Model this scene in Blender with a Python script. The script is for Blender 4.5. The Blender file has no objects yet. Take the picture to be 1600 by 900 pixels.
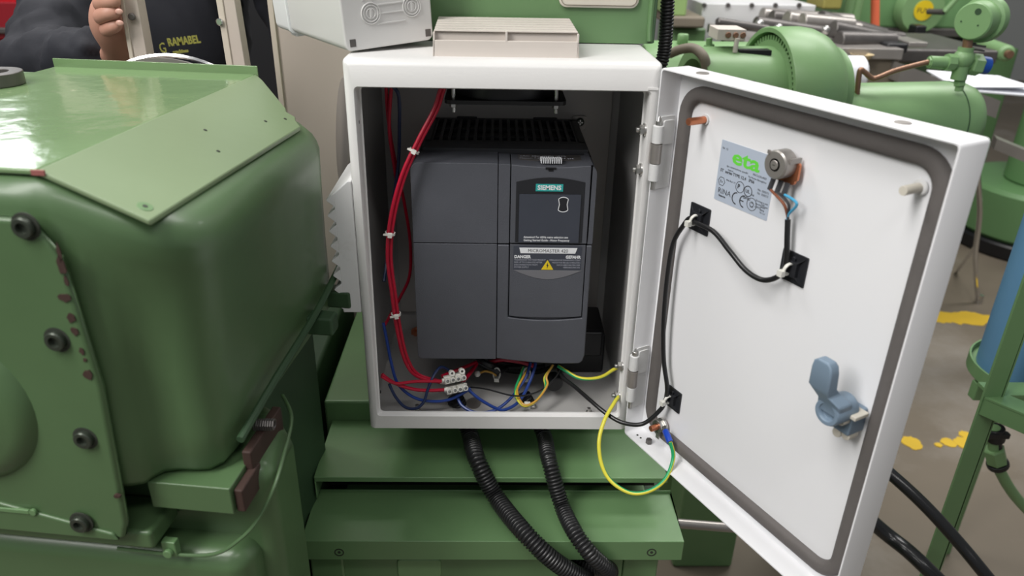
import bpy, bmesh, math, random
from mathutils import Vector, Matrix
random.seed(7)
PI = math.pi
C = bpy.context.scene.collection
scn = bpy.context.scene

# ------------------------------------------------------------------ camera
CAM = Vector((0.14418, -0.71683, 0.53151))
YAW, PITCH, ROLL, FPX = 0.02518, 0.45195, 0.02039, 1179.57
fwd = Vector((math.sin(YAW)*math.cos(PITCH), math.cos(YAW)*math.cos(PITCH), -math.sin(PITCH)))
_r = Vector((math.cos(YAW), -math.sin(YAW), 0)); _u = _r.cross(fwd)
RT = _r*math.cos(ROLL) + _u*math.sin(ROLL); UP = -_r*math.sin(ROLL) + _u*math.cos(ROLL)
cd = bpy.data.cameras.new('camera'); co = bpy.data.objects.new('camera', cd); C.objects.link(co)
cd.sensor_width = 36; cd.lens = FPX/1600*36; cd.clip_start = .02; cd.clip_end = 60
m3 = Matrix((RT, UP, -fwd)).transposed(); co.matrix_world = Matrix.Translation(CAM) @ m3.to_4x4()
cd.dof.use_dof = True; cd.dof.focus_distance = .86; cd.dof.aperture_fstop = 7.0
scn.camera = co

# ------------------------------------------------------------------ light
w = bpy.data.worlds.new('hall'); scn.world = w; w.use_nodes = True
w.node_tree.nodes['Background'].inputs[0].default_value = (.93, .97, 1, 1)
w.node_tree.nodes['Background'].inputs[1].default_value = .23
def area(name, loc, target, sx, sy, power, col=(1, .98, .95)):
    l = bpy.data.lights.new(name, 'AREA'); l.shape = 'RECTANGLE'; l.size = sx; l.size_y = sy; l.energy = power; l.color = col
    o = bpy.data.objects.new(name, l); C.objects.link(o); o.location = loc
    o.rotation_euler = (Vector(target)-Vector(loc)).to_track_quat('-Z', 'Y').to_euler(); return o
area('ceiling_light', (-1.15, -1.15, 2.1), (.2, 0, .1), .6, 2.0, 66)
area('ceiling_light', (.5, -1.5, 2.4), (.1, 0, 0), 1.6, .3, 14)
area('ceiling_light', (.8, 1.2, 2.5), (.8, 1.2, 0), 2.4, .5, 52)
area('ceiling_light', (2.6, 2.6, 2.5), (2.6, 2.6, 0), 2.4, .5, 60)
area('ceiling_light', (-1.2, 1.2, 2.4), (-.8, 1.0, 0), 1.6, .4, 40)
area('daylight_window', (-3.2, 4.2, 1.85), (-.3, 0, .3), 0.50, .45, 6, (.95, .98, 1))
vs = scn.view_settings; vs.view_transform = 'Standard'; vs.look = 'None'; vs.gamma = 1; vs.use_curve_mapping = False
vs.exposure = 0.0

# ------------------------------------------------------------------ projection helpers (pixel -> point on a real plane)
def ray(px, py): return RT*((px-800)/FPX) - UP*((py-450)/FPX) + fwd
def at(px, py, ax, v):
    d = ray(px, py); k = 'xyz'.index(ax); return CAM + d*((v-CAM[k])/d[k])
def aty(px, py, v): return at(px, py, 'y', v)

# ------------------------------------------------------------------ materials
MATS = {}
def mat(name, col, rough=.5, metal=0, noise=0, nscale=20, bump=0, bscale=60, coat=0, spec=.5, emit=0, alt=None, alt_scale=6, alt_lo=.62, alt_hi=.7):
    m = bpy.data.materials.new(name); m.use_nodes = True; nt = m.node_tree; b = nt.nodes['Principled BSDF']
    c4 = (*col, 1)
    b.inputs['Base Color'].default_value = c4; b.inputs['Roughness'].default_value = rough; b.inputs['Metallic'].default_value = metal
    b.inputs['Coat Weight'].default_value = coat; b.inputs['Specular IOR Level'].default_value = spec
    tc = nt.nodes.new('ShaderNodeTexCoord')
    out = None
    if noise:
        n = nt.nodes.new('ShaderNodeTexNoise'); n.inputs['Scale'].default_value = nscale; n.inputs['Detail'].default_value = 6
        nt.links.new(tc.outputs['Object'], n.inputs['Vector'])
        r = nt.nodes.new('ShaderNodeMapRange'); r.inputs[3].default_value = 1-noise; r.inputs[4].default_value = 1+noise
        nt.links.new(n.outputs['Fac'], r.inputs[0])
        mx = nt.nodes.new('ShaderNodeVectorMath'); mx.operation = 'SCALE'; mx.inputs[0].default_value = col
        nt.links.new(r.outputs[0], mx.inputs['Scale']); out = mx.outputs[0]
        rr = nt.nodes.new('ShaderNodeMapRange'); rr.inputs[3].default_value = max(.02, rough-.08); rr.inputs[4].default_value = min(1, rough+.08)
        nt.links.new(n.outputs['Fac'], rr.inputs[0]); nt.links.new(rr.outputs[0], b.inputs['Roughness'])
    if alt:
        n = nt.nodes.new('ShaderNodeTexNoise'); n.inputs['Scale'].default_value = alt_scale; n.inputs['Detail'].default_value = 10; n.inputs['Roughness'].default_value = .65
        nt.links.new(tc.outputs['Object'], n.inputs['Vector'])
        r = nt.nodes.new('ShaderNodeMapRange'); r.inputs[1].default_value = alt_lo; r.inputs[2].default_value = alt_hi
        nt.links.new(n.outputs['Fac'], r.inputs[0])
        mx = nt.nodes.new('ShaderNodeMix'); mx.data_type = 'RGBA'; mx.inputs[6].default_value = c4; mx.inputs[7].default_value = (*alt, 1)
        if out: nt.links.new(out, mx.inputs[6])
        nt.links.new(r.outputs[0], mx.inputs[0]); out = mx.outputs[2]
    if out: nt.links.new(out, b.inputs['Base Color'])
    if bump:
        n = nt.nodes.new('ShaderNodeTexNoise'); n.inputs['Scale'].default_value = bscale; n.inputs['Detail'].default_value = 5
        nt.links.new(tc.outputs['Object'], n.inputs['Vector'])
        bp = nt.nodes.new('ShaderNodeBump'); bp.inputs['Strength'].default_value = bump; bp.inputs['Distance'].default_value = .002
        nt.links.new(n.outputs['Fac'], bp.inputs['Height']); nt.links.new(bp.outputs[0], b.inputs['Normal'])
    MATS[name] = m; return m
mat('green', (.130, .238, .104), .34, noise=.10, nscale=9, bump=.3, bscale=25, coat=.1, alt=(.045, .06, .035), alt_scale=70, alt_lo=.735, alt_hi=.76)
mat('green_slope_sheen', (.195, .265, .145), .34, noise=.05, nscale=9, bump=.2, bscale=25, alt=(.06, .07, .04), alt_scale=70, alt_lo=.75, alt_hi=.77)  # paler green, overhead reflection on the sloped lid is put into the colour
mat('green_head_shaded', (.082, .148, .064), .36, noise=.14, nscale=8, bump=.22, bscale=25, coat=.06, alt=(.03, .04, .025), alt_scale=60, alt_lo=.75, alt_hi=.77)  # machine green darkened to stand in for light blocked from the headstock
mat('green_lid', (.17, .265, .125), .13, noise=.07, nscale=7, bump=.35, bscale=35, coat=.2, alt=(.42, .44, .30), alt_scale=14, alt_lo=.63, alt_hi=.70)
mat('green_far', (.15, .30, .125), .45, noise=.08, nscale=5)
mat('green_pale', (.20, .345, .155), .4, noise=.06, nscale=8, bump=.15)
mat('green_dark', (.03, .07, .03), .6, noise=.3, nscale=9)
mat('green_yellow', (.30, .45, .17), .5, noise=.05)
mat('primer_chip', (.048, .024, .018), .7, noise=.3, nscale=80)
mat('primer_red', (.30, .10, .09), .6, noise=.2, nscale=80)
mat('scuff_dark', (.03, .035, .025), .7)
mat('white_paint', (.76, .75, .74), .33, noise=.02, nscale=12, bump=.08, bscale=400)
mat('white_inner', (.70, .70, .70), .45, noise=.03, nscale=12, alt=(.50, .48, .45), alt_scale=11, alt_lo=.6, alt_hi=.8)
mat('door_paint', (.86, .86, .88), .35, noise=.012, nscale=10)
mat('door_edge', (.62, .60, .56), .35, noise=.02, nscale=10)
mat('gasket', (.125, .113, .108), .75, noise=.12, nscale=60, bump=.2, bscale=300)
mat('box_inner_shaded', (.50, .49, .48), .5, noise=.04, nscale=12)  # box white darkened to grey for the shade inside the enclosure
mat('plate_zinc', (.52, .49, .47), .42, metal=.25, noise=.1, nscale=9)
mat('drive_grey', (.082, .086, .102), .48, noise=.07, nscale=30, bump=.22, bscale=900)
mat('drive_light', (.16, .16, .175), .42, noise=.04)
mat('drive_grille', (.028, .029, .033), .4)
mat('drive_dark', (.016, .017, .021), .45)
mat('drive_panel', (.050, .056, .074), .35, noise=.05, nscale=40)
mat('black', (.010, .010, .012), .4)
mat('black_gloss', (.012, .012, .013), .22)
mat('rubber', (.014, .014, .015), .34, noise=.1)
mat('teal', (.03, .36, .34), .4)
mat('print_white', (.75, .76, .78), .5)
mat('print_dim', (.36, .37, .42), .5)
mat('print_black', (.03, .03, .035), .6)
mat('yellow', (.75, .55, .02), .4)
mat('label_silver', (.46, .52, .62), .45)
mat('label_green', (.15, .68, .06), .5)
mat('ivory', (.62, .58, .50), .4, noise=.03)
mat('nylon', (.72, .71, .66), .35)
mat('vent_beige', (.66, .60, .55), .5, noise=.02)
mat('jbox_grey', (.66, .65, .64), .42, noise=.02, nscale=20)
mat('jbox_side', (.80, .81, .82), .4, noise=.02)
mat('cream', (.55, .48, .42), .45, noise=.04, nscale=5)
mat('cream_edge', (.62, .55, .46), .45, noise=.04)
mat('red_wire', (.42, .006, .030), .32)
mat('blue_wire', (.012, .045, .24), .32)
mat('navy_wire', (.010, .022, .075), .35)
mat('black_wire', (.012, .012, .013), .33)
mat('grey_wire', (.05, .05, .055), .3)
mat('earth_yellow', (.72, .66, .06), .35)
mat('earth_green', (.02, .36, .13), .35)
mat('wire_orange', (.62, .34, .05), .35)
mat('wire_skyblue', (.08, .38, .62), .35)
mat('wire_brown', (.25, .09, .05), .35)
mat('sleeve_blue', (.01, .06, .45), .3)
mat('copper', (.62, .23, .12), .35, metal=.8)
mat('copper_dull', (.30, .17, .11), .4, metal=.6, noise=.2, nscale=40)
mat('steel', (.55, .54, .52), .28, metal=.9, noise=.12, nscale=40)
mat('steel_dark', (.14, .13, .125), .4, metal=.6, noise=.25, nscale=20)
mat('steel_satin', (.36, .335, .315), .35, metal=.55, noise=.1, nscale=20)
mat('chrome', (.75, .75, .75), .12, metal=1)
mat('bolt_black', (.05, .06, .046), .32, metal=.4, noise=.3, nscale=200)
mat('latch_blue', (.19, .26, .34), .42, noise=.03)
mat('concrete', (.18, .148, .11), .62, noise=.22, nscale=3, bump=.3, bscale=14, alt=(.29, .26, .225), alt_scale=1.6, alt_lo=.52, alt_hi=.74)
mat('paint_yellow', (.72, .47, .03), .55, noise=.12, nscale=14)
mat('wall_grey', (.42, .43, .42), .8, noise=.05, nscale=2)
mat('red_paint', (.52, .008, .015), .35)
mat('red_deep', (.26, .010, .018), .4)
mat('navy_cloth', (.007, .008, .014), .85, noise=.35, nscale=6, bump=.6, bscale=30)
mat('trouser', (.02, .022, .03), .9, noise=.2)
mat('skin', (.52, .27, .20), .5, noise=.10, nscale=40)
mat('skin_nail', (.62, .36, .29), .35)
mat('hair', (.06, .04, .03), .6)
mat('eye', (.85, .85, .83), .2)
mat('logo_yellow', (.27, .26, .05), .6)
mat('blue_tank', (.10, .23, .38), .4, noise=.08, nscale=5)
mat('orange_paint', (.80, .17, .08), .5)
mat('paper', (.80, .81, .86), .7, noise=.02)
mat('sheet_white', (.66, .66, .67), .5, noise=.02)
mat('wood_cream', (.62, .50, .30), .6, noise=.1)
mat('khaki', (.20, .17, .13), .6, noise=.2, nscale=8)
mat('ochre', (.34, .30, .08), .5, noise=.15, nscale=8)
mat('blue_cap', (.01, .07, .35), .35)
M = MATS

# ------------------------------------------------------------------ mesh builder
OFF = {}
def catmull(P, n=8, closed=False):
    P = [Vector(p) for p in P]; out = []; N = len(P)
    rng = range(N if closed else N-1)
    for i in rng:
        if closed: a, b, c, d = P[(i-1) % N], P[i], P[(i+1) % N], P[(i+2) % N]
        else: a, b, c, d = P[max(i-1, 0)], P[i], P[i+1], P[min(i+2, N-1)]
        for k in range(n):
            t = k/n
            out.append(.5*((2*b)+(c-a)*t+(2*a-5*b+4*c-d)*t*t+(3*b-a-3*c+d)*t**3))
    if not closed: out.append(P[-1].copy())
    return out
def resample(P, step):
    out = [P[0]]; acc = 0
    for a, b in zip(P, P[1:]):
        L = (b-a).length
        while L > 1e-9 and acc+L >= step:
            t = (step-acc)/L; a = a.lerp(b, t); out.append(a); L = (b-a).length; acc = 0
        acc += L
    return out
class MB:
    def __init__(s): s.v = []; s.f = []; s.m = []
    def add(s, vs, fs, m=0):
        o = len(s.v); s.v += [Vector(p) for p in vs]
        for f in fs: s.f.append([i+o for i in f]); s.m.append(m)
        return s
    def frame(s, fr, start=0):   # fr=(origin,ux,uy,uz): transform vertices from index start
        o, x, y, z = fr
        for i in range(start, len(s.v)): p = s.v[i]; s.v[i] = o + x*p.x + y*p.y + z*p.z
        return s
    def box(s, a, b, m=0, fr=None):
        x0, y0, z0 = [min(a[i], b[i]) for i in range(3)]; x1, y1, z1 = [max(a[i], b[i]) for i in range(3)]
        st = len(s.v)
        s.add([(x0,y0,z0),(x1,y0,z0),(x1,y1,z0),(x0,y1,z0),(x0,y0,z1),(x1,y0,z1),(x1,y1,z1),(x0,y1,z1)],
              [(3,2,1,0),(4,5,6,7),(0,1,5,4),(1,2,6,5),(2,3,7,6),(3,0,4,7)], m)
        if fr: s.frame(fr, st)
        return s
    def prism(s, poly, h0, h1, m=0, fr=None, mside=None):  # poly in xy, extruded along z
        n = len(poly); st = len(s.v)
        s.add([(p[0], p[1], h0) for p in poly]+[(p[0], p[1], h1) for p in poly], [tuple(range(n-1, -1, -1)), tuple(range(n, 2*n))], m)
        for i in range(n): s.f.append([st+i, st+(i+1) % n, st+n+(i+1) % n, st+n+i]); s.m.append(m if mside is None else mside)
        if fr: s.frame(fr, st)
        return s
    def ring(s, c, ax, r0, r1, h0, h1, seg=24, m=0):   # annular solid around axis ax from c
        return s.lathe([(r0, h0), (r1, h0), (r1, h1), (r0, h1)], c, ax, seg, m, closed=True)
    def lathe(s, prof, c, ax, seg=24, m=0, closed=False, ref=None, a0=0, a1=2*PI):
        c = Vector(c); ax = Vector(ax).normalized(); ref = Vector(ref) if ref else (Vector((0,0,1)) if abs(ax.z) < .9 else Vector((1,0,0)))
        u = (ref-ax*ref.dot(ax)).normalized(); v = ax.cross(u); full = abs(a1-a0-2*PI) < 1e-6
        st = len(s.v); n = len(prof); k = seg if full else seg+1
        for i in range(k):
            a = a0+(a1-a0)*i/seg
            for r, h in prof: s.v.append(c+ax*h+(u*math.cos(a)+v*math.sin(a))*r)
        for i in range(seg):
            j = (i+1) % k
            for q in range(n if closed else n-1):
                q2 = (q+1) % n
                s.f.append([st+i*n+q, st+j*n+q, st+j*n+q2, st+i*n+q2]); s.m.append(m)
        return s
    def cyl(s, a, b, r, seg=20, m=0, r2=None, ch=0):
        a, b = Vector(a), Vector(b); L = (b-a).length; r2 = r if r2 is None else r2
        ch = min(ch, L*.4)
        prof = [(0,0),(r-ch,0),(r,ch),(r2,L-ch),(r2-ch,L),(0,L)] if ch else [(0,0),(r,0),(r2,L),(0,L)]
        return s.lathe(prof, a, b-a, seg, m)
    def hexa(s, a, b, r, m=0): return s.cyl(a, b, r, 6, m, ch=r*.12)
    def tube(s, P, r, seg=10, m=0, closed=False, mfn=None, rfn=None, twist=0):
        n = len(P); st = len(s.v)
        T = []
        for i in range(n):
            a = P[(i-1) % n] if (closed or i > 0) else P[i]; b = P[(i+1) % n] if (closed or i < n-1) else P[i]
            t = (b-a); T.append(t.normalized() if t.length > 1e-9 else Vector((0,0,1)))
        u = Vector((0,0,1)) if abs(T[0].z) < .9 else Vector((0,1,0)); u = (u-T[0]*u.dot(T[0])).normalized()
        for i in range(n):
            if i: u = (u-T[i]*u.dot(T[i])); u = u.normalized() if u.length > 1e-6 else T[i].orthogonal().normalized()
            v = T[i].cross(u); rr = r if rfn is None else rfn(i)
            for k in range(seg):
                a = 2*PI*k/seg+twist*i; s.v.append(P[i]+(u*math.cos(a)+v*math.sin(a))*rr)
        for i in range(n if closed else n-1):
            j = (i+1) % n
            for k in range(seg):
                k2 = (k+1) % seg
                s.f.append([st+i*seg+k, st+i*seg+k2, st+j*seg+k2, st+j*seg+k]); s.m.append(mfn(i, k) if mfn else m)
        if not closed:
            s.f.append([st+k for k in range(seg-1, -1, -1)]); s.m.append(m)
            s.f.append([st+(n-1)*seg+k for k in range(seg)]); s.m.append(m)
        return s
    def sweep(s, P, nrm, prof, m=0):   # closed planar path; prof: list of (side, height)
        n = len(P); q = len(prof); st = len(s.v); nrm = Vector(nrm)
        for i in range(n):
            t = (P[(i+1) % n]-P[(i-1) % n]).normalized(); sd = t.cross(nrm).normalized()
            for a, h in prof: s.v.append(P[i]+sd*a+nrm*h)
        for i in range(n):
            j = (i+1) % n
            for k in range(q):
                k2 = (k+1) % q; s.f.append([st+i*q+k, st+j*q+k, st+j*q+k2, st+i*q+k2]); s.m.append(m)
        return s
    def text(s, body, o, ux, uy, size, m=0, align='LEFT', wide=1.0, bold=0, thick=0.00012, shear=0):
        cu = bpy.data.curves.new('t', 'FONT'); cu.body = body; cu.size = size; cu.align_x = align; cu.align_y = 'BOTTOM_BASELINE'
        cu.resolution_u = 2; cu.offset = bold; cu.extrude = thick/2; cu.shear = shear
        ob = bpy.data.objects.new('t', cu); me = ob.to_mesh()
        ux, uy = Vector(ux), Vector(uy); uz = ux.cross(uy); st = len(s.v); o = Vector(o)
        for v in me.vertices: s.v.append(o+ux*(v.co.x*wide)+uy*v.co.y+uz*(v.co.z+thick/2))
        for p in me.polygons: s.f.append([st+i for i in p.vertices]); s.m.append(m)
        ob.to_mesh_clear(); bpy.data.objects.remove(ob); bpy.data.curves.remove(cu)
        return s
    def sphere(s, c, r, m=0, seg=16, sc=(1,1,1)):
        st = len(s.v); prof = [(r*math.sin(PI*i/8), -r*math.cos(PI*i/8)) for i in range(9)]
        s.lathe(prof, (0,0,0), (0,0,1), seg, m)
        for i in range(st, len(s.v)): p = s.v[i]; s.v[i] = Vector((p.x*sc[0], p.y*sc[1], p.z*sc[2]))+Vector(c)
        return s
    def build(s, name, mats, parent=None, bevel=0, segs=2, angle=35, label=None, cat=None, group=None, kind=None, fix=True, sub=0):
        if isinstance(mats, str): mats = [mats]
        if parent is not None: off = OFF[parent.name]
        else:
            xs = [v.x for v in s.v]; ys = [v.y for v in s.v]; zs = [v.z for v in s.v]
            off = Vector(((min(xs)+max(xs))/2, (min(ys)+max(ys))/2, min(zs)))
        me = bpy.data.meshes.new(name)
        me.from_pydata([v-off for v in s.v], [], s.f)
        for k in mats: me.materials.append(M[k])
        me.polygons.foreach_set('material_index', s.m)
        bm = bmesh.new(); bm.from_mesh(me)
        bmesh.ops.remove_doubles(bm, verts=bm.verts, dist=1e-6)
        bmesh.ops.dissolve_degenerate(bm, edges=bm.edges, dist=1e-7)
        if fix: bmesh.ops.recalc_face_normals(bm, faces=bm.faces)
        bm.to_mesh(me); bm.free()
        me.polygons.foreach_set('use_smooth', [True]*len(me.polygons)); me.set_sharp_from_angle(angle=math.radians(angle)); me.update()
        o = bpy.data.objects.new(name, me); C.objects.link(o)
        if parent is not None: o.parent = parent
        else: o.location = off
        OFF[o.name] = off
        if bevel:
            b = o.modifiers.new('bevel', 'BEVEL'); b.width = bevel; b.segments = segs; b.limit_method = 'ANGLE'; b.angle_limit = math.radians(40); b.harden_normals = True
        if sub:
            q = o.modifiers.new('sub', 'SUBSURF'); q.levels = sub; q.render_levels = sub
        tag(o, label, cat, group, kind); return o
def tag(o, label=None, cat=None, group=None, kind=None):
    for k, v in (('label', label), ('category', cat), ('group', group), ('kind', kind)):
        if v: o[k] = v
    return o
def thing(name, loc, label, cat, group=None):
    o = bpy.data.objects.new(name, None); C.objects.link(o); o.location = loc; o.empty_display_size = .02
    OFF[o.name] = Vector(loc); tag(o, label, cat, group); return o
def rrect(x0, y0, x1, y1, r, n=5):
    P = []
    for cx, cy, a in ((x1-r, y0+r, -PI/2), (x1-r, y1-r, 0), (x0+r, y1-r, PI/2), (x0+r, y0+r, PI)):
        for i in range(n+1): t = a+PI/2*i/n; P.append((cx+r*math.cos(t), cy+r*math.sin(t)))
    return P
def blob(cx, cy, rx, ry, n=14, seed=0, j=.35):
    rd = random.Random(seed); return [(cx+rx*(1+rd.uniform(-j, j))*math.cos(2*PI*i/n), cy+ry*(1+rd.uniform(-j, j))*math.sin(2*PI*i/n)) for i in range(n)]
X, Y, Z = Vector((1,0,0)), Vector((0,1,0)), Vector((0,0,1))
O0 = Vector((0,0,0))

# ================================================================== SETTING
FL = -1.0
MB().box((-7,-4,FL-.1),(9,8,FL)).build('floor', 'concrete', kind='structure')
MB().box((-7,8,FL),(9,8.1,3.2)).build('wall_back', 'wall_grey', kind='structure')
MB().box((-7.1,-4,FL),(-7,8,3.2)).build('wall_left', 'wall_grey', kind='structure')
def floor_marks(name, px, label):
    mb = MB()
    for (x, y, rx, ry, sd) in px:
        c = at(x, y, 'z', FL); a = at(x+rx, y, 'z', FL); b = at(x, y-ry, 'z', FL)
        mb.prism(blob(c.x, c.y, (a-c).length, (b-c).length, 22, sd, .16), FL, FL+.0008+.0003*sd)
    return mb.build(name, 'paint_yellow', label=label, cat='floor marking')
floor_marks('painted_floor_line', [(1466,495,20,9,1),(1492,497,22,8,2),(1518,497,26,9,3),(1546,498,14,5,4)], 'worn yellow paint line on the concrete floor below the chrome tripod leg')
floor_marks('painted_floor_line', [(1424,692,14,9,5),(1466,696,6,3,9),(1482,692,11,6,6),(1510,681,10,6,7),(1506,693,15,8,8)], 'broken yellow paint blotches on the floor beside the green stand leg')

# ================================================================== ENCLOSURE
W, H, D = .30, .416, .235
enc = thing('electrical_enclosure', (W/2, D/2, 0), 'white sheet metal electrical box with its door swung open, mounted on the green machine', 'enclosure')
b = MB()
# outer skin with a rounded front edge, front rim and inward return lips
t = .0015
ox0, oz0, ox1, oz1 = .0105, .0185, .2900, .3905
outer = lambda i, y: (rrect(i, i, W-i, H-i, .006-min(i, .004)), y)
loops = [outer(0, D), outer(0, .012), outer(.0012, .006), outer(.0035, .0022), outer(.007, .0002),
         (rrect(ox0, oz0, ox1, oz1, .004), .0002), (rrect(ox0+.001, oz0+.001, ox1-.001, oz1-.001, .004), .002),
         (rrect(ox0+.002, oz0+.002, ox1-.002, oz1-.002, .004), .019), (rrect(ox0+.0035, oz0+.0035, ox1-.0035, oz1-.0035, .004), .020),
         (rrect(ox0-.006, oz0-.009, ox1+.006, oz1+.006, .004), .0205), (rrect(.0018, .0018, W-.0018, H-.0018, .004), .0215), (rrect(.0018, .0018, W-.0018, H-.0018, .004), D-.002)]
st = 0; n = 24
for k_, (L, y) in enumerate(loops):
    for x, z in L:
        if z < .04 and 5 < k_ < 10: y_ = min(y, .0022+.0004*k_)
        elif z < .012 and 2 <= k_ <= 4: y_ = y; z = .0004*k_
        else: y_ = y
        b.v.append(Vector((x, y_, z)))
for q in range(len(loops)-1):
    for i in range(n):
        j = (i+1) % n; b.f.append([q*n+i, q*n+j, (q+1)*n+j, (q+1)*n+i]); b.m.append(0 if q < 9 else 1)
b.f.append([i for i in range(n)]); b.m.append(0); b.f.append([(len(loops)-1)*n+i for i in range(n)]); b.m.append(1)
# drain gutter notch at upper right, weld marks
b.box((.286, -.0008, .3915), (.296, .0005, .3935), 0)
b.build('body', ['white_paint', 'box_inner_shaded'], enc, fix=True)
pl = MB(); pl.prism(rrect(.012, .035, .288, .40, .006), .2265, .2285, 0, (O0, X, Z, -Y*-1))
pl.build('mounting_plate', 'plate_zinc', enc, bevel=.0006)
for z, x in ((.355, .0125), (.275, .0125), (.045, .0155), (.055, .2885)):
    MB().cyl((x-.0012, .010, z), (x-.0004, .010, z), .0018, 10).build('rivet_hole', 'black', enc)
for px, py in ((633,532),(930,505),(660,400)):
    p = aty(px, py, .2255); MB().cyl(p-Y*.0005, p+Y*.001, .004, 16).build('plate_hole', 'black', enc)
for px, py in ((650,522),(926,520)):
    p = aty(px, py, .215); MB().cyl(p, p+Y*.012, .004, 12).cyl(p+Y*.004, p+Y*.008, .008, 6).build('earth_stud', 'copper', enc)
for (px, py) in ((920,645),(652,640),(833,636)):
    p = at(px, py, 'z', .003); MB().cyl(p-Z*.001, p+Z*.007, .0022, 10).hexa(p, p+Z*.003, .004).build('floor_stud', 'steel', enc, label='small steel stud rising from the box floor')
p = at(740, 630, 'z', .002); MB().prism(blob(p.x, p.y, .009, .012, 20, 3, .03), .0018, .0022).build('cable_cutout', 'steel_satin', enc)

# hood with saw-tooth louvres on the left side
hx = -.0185
hb = MB().prism([(0, .0), (0, .0)][:0] or [(.001, .150), (hx, .150), (hx, .2835), (-.003, .2975), (.001, .2975)], .004, .125, 0, (O0, X, Z, Y))
hb.build('louvre_hood', 'white_inner', enc, bevel=.0015, label='white plastic louvred hood on the left side of the box')
for i in range(8):
    z = .1535 + i*.0166
    MB().prism([(hx+.001, z), (hx-.007, z+.0065), (hx-.0072, z+.0078), (hx+.001, z+.0145)], .004, .125, 0, (O0, X, Z, Y)).build('louvre_slat', 'white_inner', enc, bevel=.0006)

# hinge leaves and bolts on the box side, pins
def hinge(z0, z1, flip):
    hb = MB(); x, y = .2988, -.0045; L = z1-z0
    hb.cyl((x, y, z0+L*.12), (x, y, z0+L*.36), .0052, 20, 0, ch=.0006)
    hb.build('hinge_knuckle', 'white_inner', enc); hb = MB()
    hb.cyl((x, y, z0+L*.64), (x, y, z0+L*.88), .0052, 20, 0, ch=.0006)
    hb.build('hinge_knuckle', 'white_inner', enc)
    hc = MB().cyl((x, y, z0+L*.37), (x, y, z0+L*.63), .0056, 20, 0)
    hc.box((x-.0056, y, z0+L*.37), (x+.001, y+.006, z0+L*.63)).build('hinge_knuckle', 'steel_satin', enc, label='bare metal centre knuckle')
    MB().cyl((x, y, z0), (x, y, z0+L*.9), .003, 12).cyl((x, y, z0+L*.88), (x, y, z1-.004), .0034, 12, ch=.0005).cyl((x, y, z1-.004), (x, y, z1), .003, 12, r2=.0015).build('hinge_pin', 'steel', enc)
hinge(.296, .368, 0); hinge(.036, .114, 1)
for px, py in ((1004,203),(998,265),(970,572),(966,618)):
    p = aty(px, py, .008); p.x = .2884
    nb = MB().hexa(p-X*.0003, p-X*.0055, .0052).cyl(p-X*.0055, p-X*.0088, .0026, 12, ch=.0005).cyl(p+X*.0008, p-X*.0012, .0064, 18)
    nb.build('hinge_bolt', 'steel', enc, label='bright zinc nut and bolt end on the hinge rim')

# ------------------------------------------------------------------ the door (part), its pieces are sub-parts
AL = math.radians(62.0786); dd = Vector((math.cos(AL), -math.sin(AL), 0)); nn = Vector((-math.sin(AL), -math.cos(AL), 0))
HP = Vector((.29558, -.0049, 0)); DW, DH, F = .2919, .4131, -.024
DF = (HP, dd, Z, nn)                      # door frame: s, z, off(+ towards the camera)
def DP(s, z, off=F): return HP+dd*s+Z*z+nn*off
def dpx(px, py, off=F):
    d = ray(px, py); o = HP+nn*off; q = CAM+d*((o-CAM).dot(nn)/d.dot(nn)); return (q-HP).dot(dd), q.z
def DV(px, py, h): s, z = dpx(px, py, F+h); return DP(s, z, F+h)
db = MB()
lo = [(rrect(0, 0, DW, DH, .003, 3), -.030), (rrect(0, 0, DW, DH, .003, 3), -.001), (rrect(.0004, .0004, DW-.0004, DH-.0004, .003, 3), 0), (rrect(.0016, .0016, DW-.0016, DH-.0016, .003, 3), 0), (rrect(.0018, .0018, DW-.0018, DH-.0018, .003, 3), F)]
for L, h in lo: db.v += [DP(x, z, h) for x, z in L]
n = 16
for q in range(len(lo)-1):
    for i in range(n): j = (i+1) % n; db.f.append([q*n+i, q*n+j, (q+1)*n+j, (q+1)*n+i]); db.m.append(1 if (q < 2 and 3 <= i <= 3 and False) else 0)
db.f.append(list(range(n))); db.m.append(0); db.f.append([(len(lo)-1)*n+i for i in range(n)]); db.m.append(0)
door = db.build('door', 'door_paint', enc)
path = [DP(x, z, F+.0003) for x, z in rrect(.0155, .0190, .2755, .3935, .022, 8)]
MB().sweep(path, nn, [(-.0070, 0), (-.0066, .004), (-.003, .0062), (.003, .0062), (.0066, .004), (.0070, 0)]).build('gasket', 'gasket', door, label='dark grey foam sealing strip', angle=60)
for px, py in ((1120,113),(1425,190)):
    q = at(px, py, 'z', DH); s = (q-HP).dot(dd)
    MB().cyl(DP(s, DH-.0005, -.014), DP(s, DH+.0009, -.014), .0058, 20, ch=.0004).build('hole_plug', 'steel_satin', door)
q = DP(.030, .0016, -.012)
MB().hexa(q, q+Z*.006, .0035).build('edge_bolt', 'steel_dark', door)
for s in (.012, .018): MB().cyl(DP(s, .0016, -.01), DP(s, .0021, -.01), .0012, 8).build('drain_hole', 'scuff_dark', door)
# hinge plates on the inside of the hinge-side wall
for z0, z1 in ((.296, .368), (.036, .114)):
    hp = MB().prism(rrect(-.021, z0, -.003, z1, .002, 3), 0, .0014, 0, (HP+dd*.0018, nn, Z, dd))
    hp.prism(rrect(-.019, z0+.045, -.0065, z1-.004, .002, 3), .0012, .0028, 0, (HP+dd*.0018, nn, Z, dd))
    hp.build('hinge_plate', 'white_inner', door, bevel=.0003)
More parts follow.
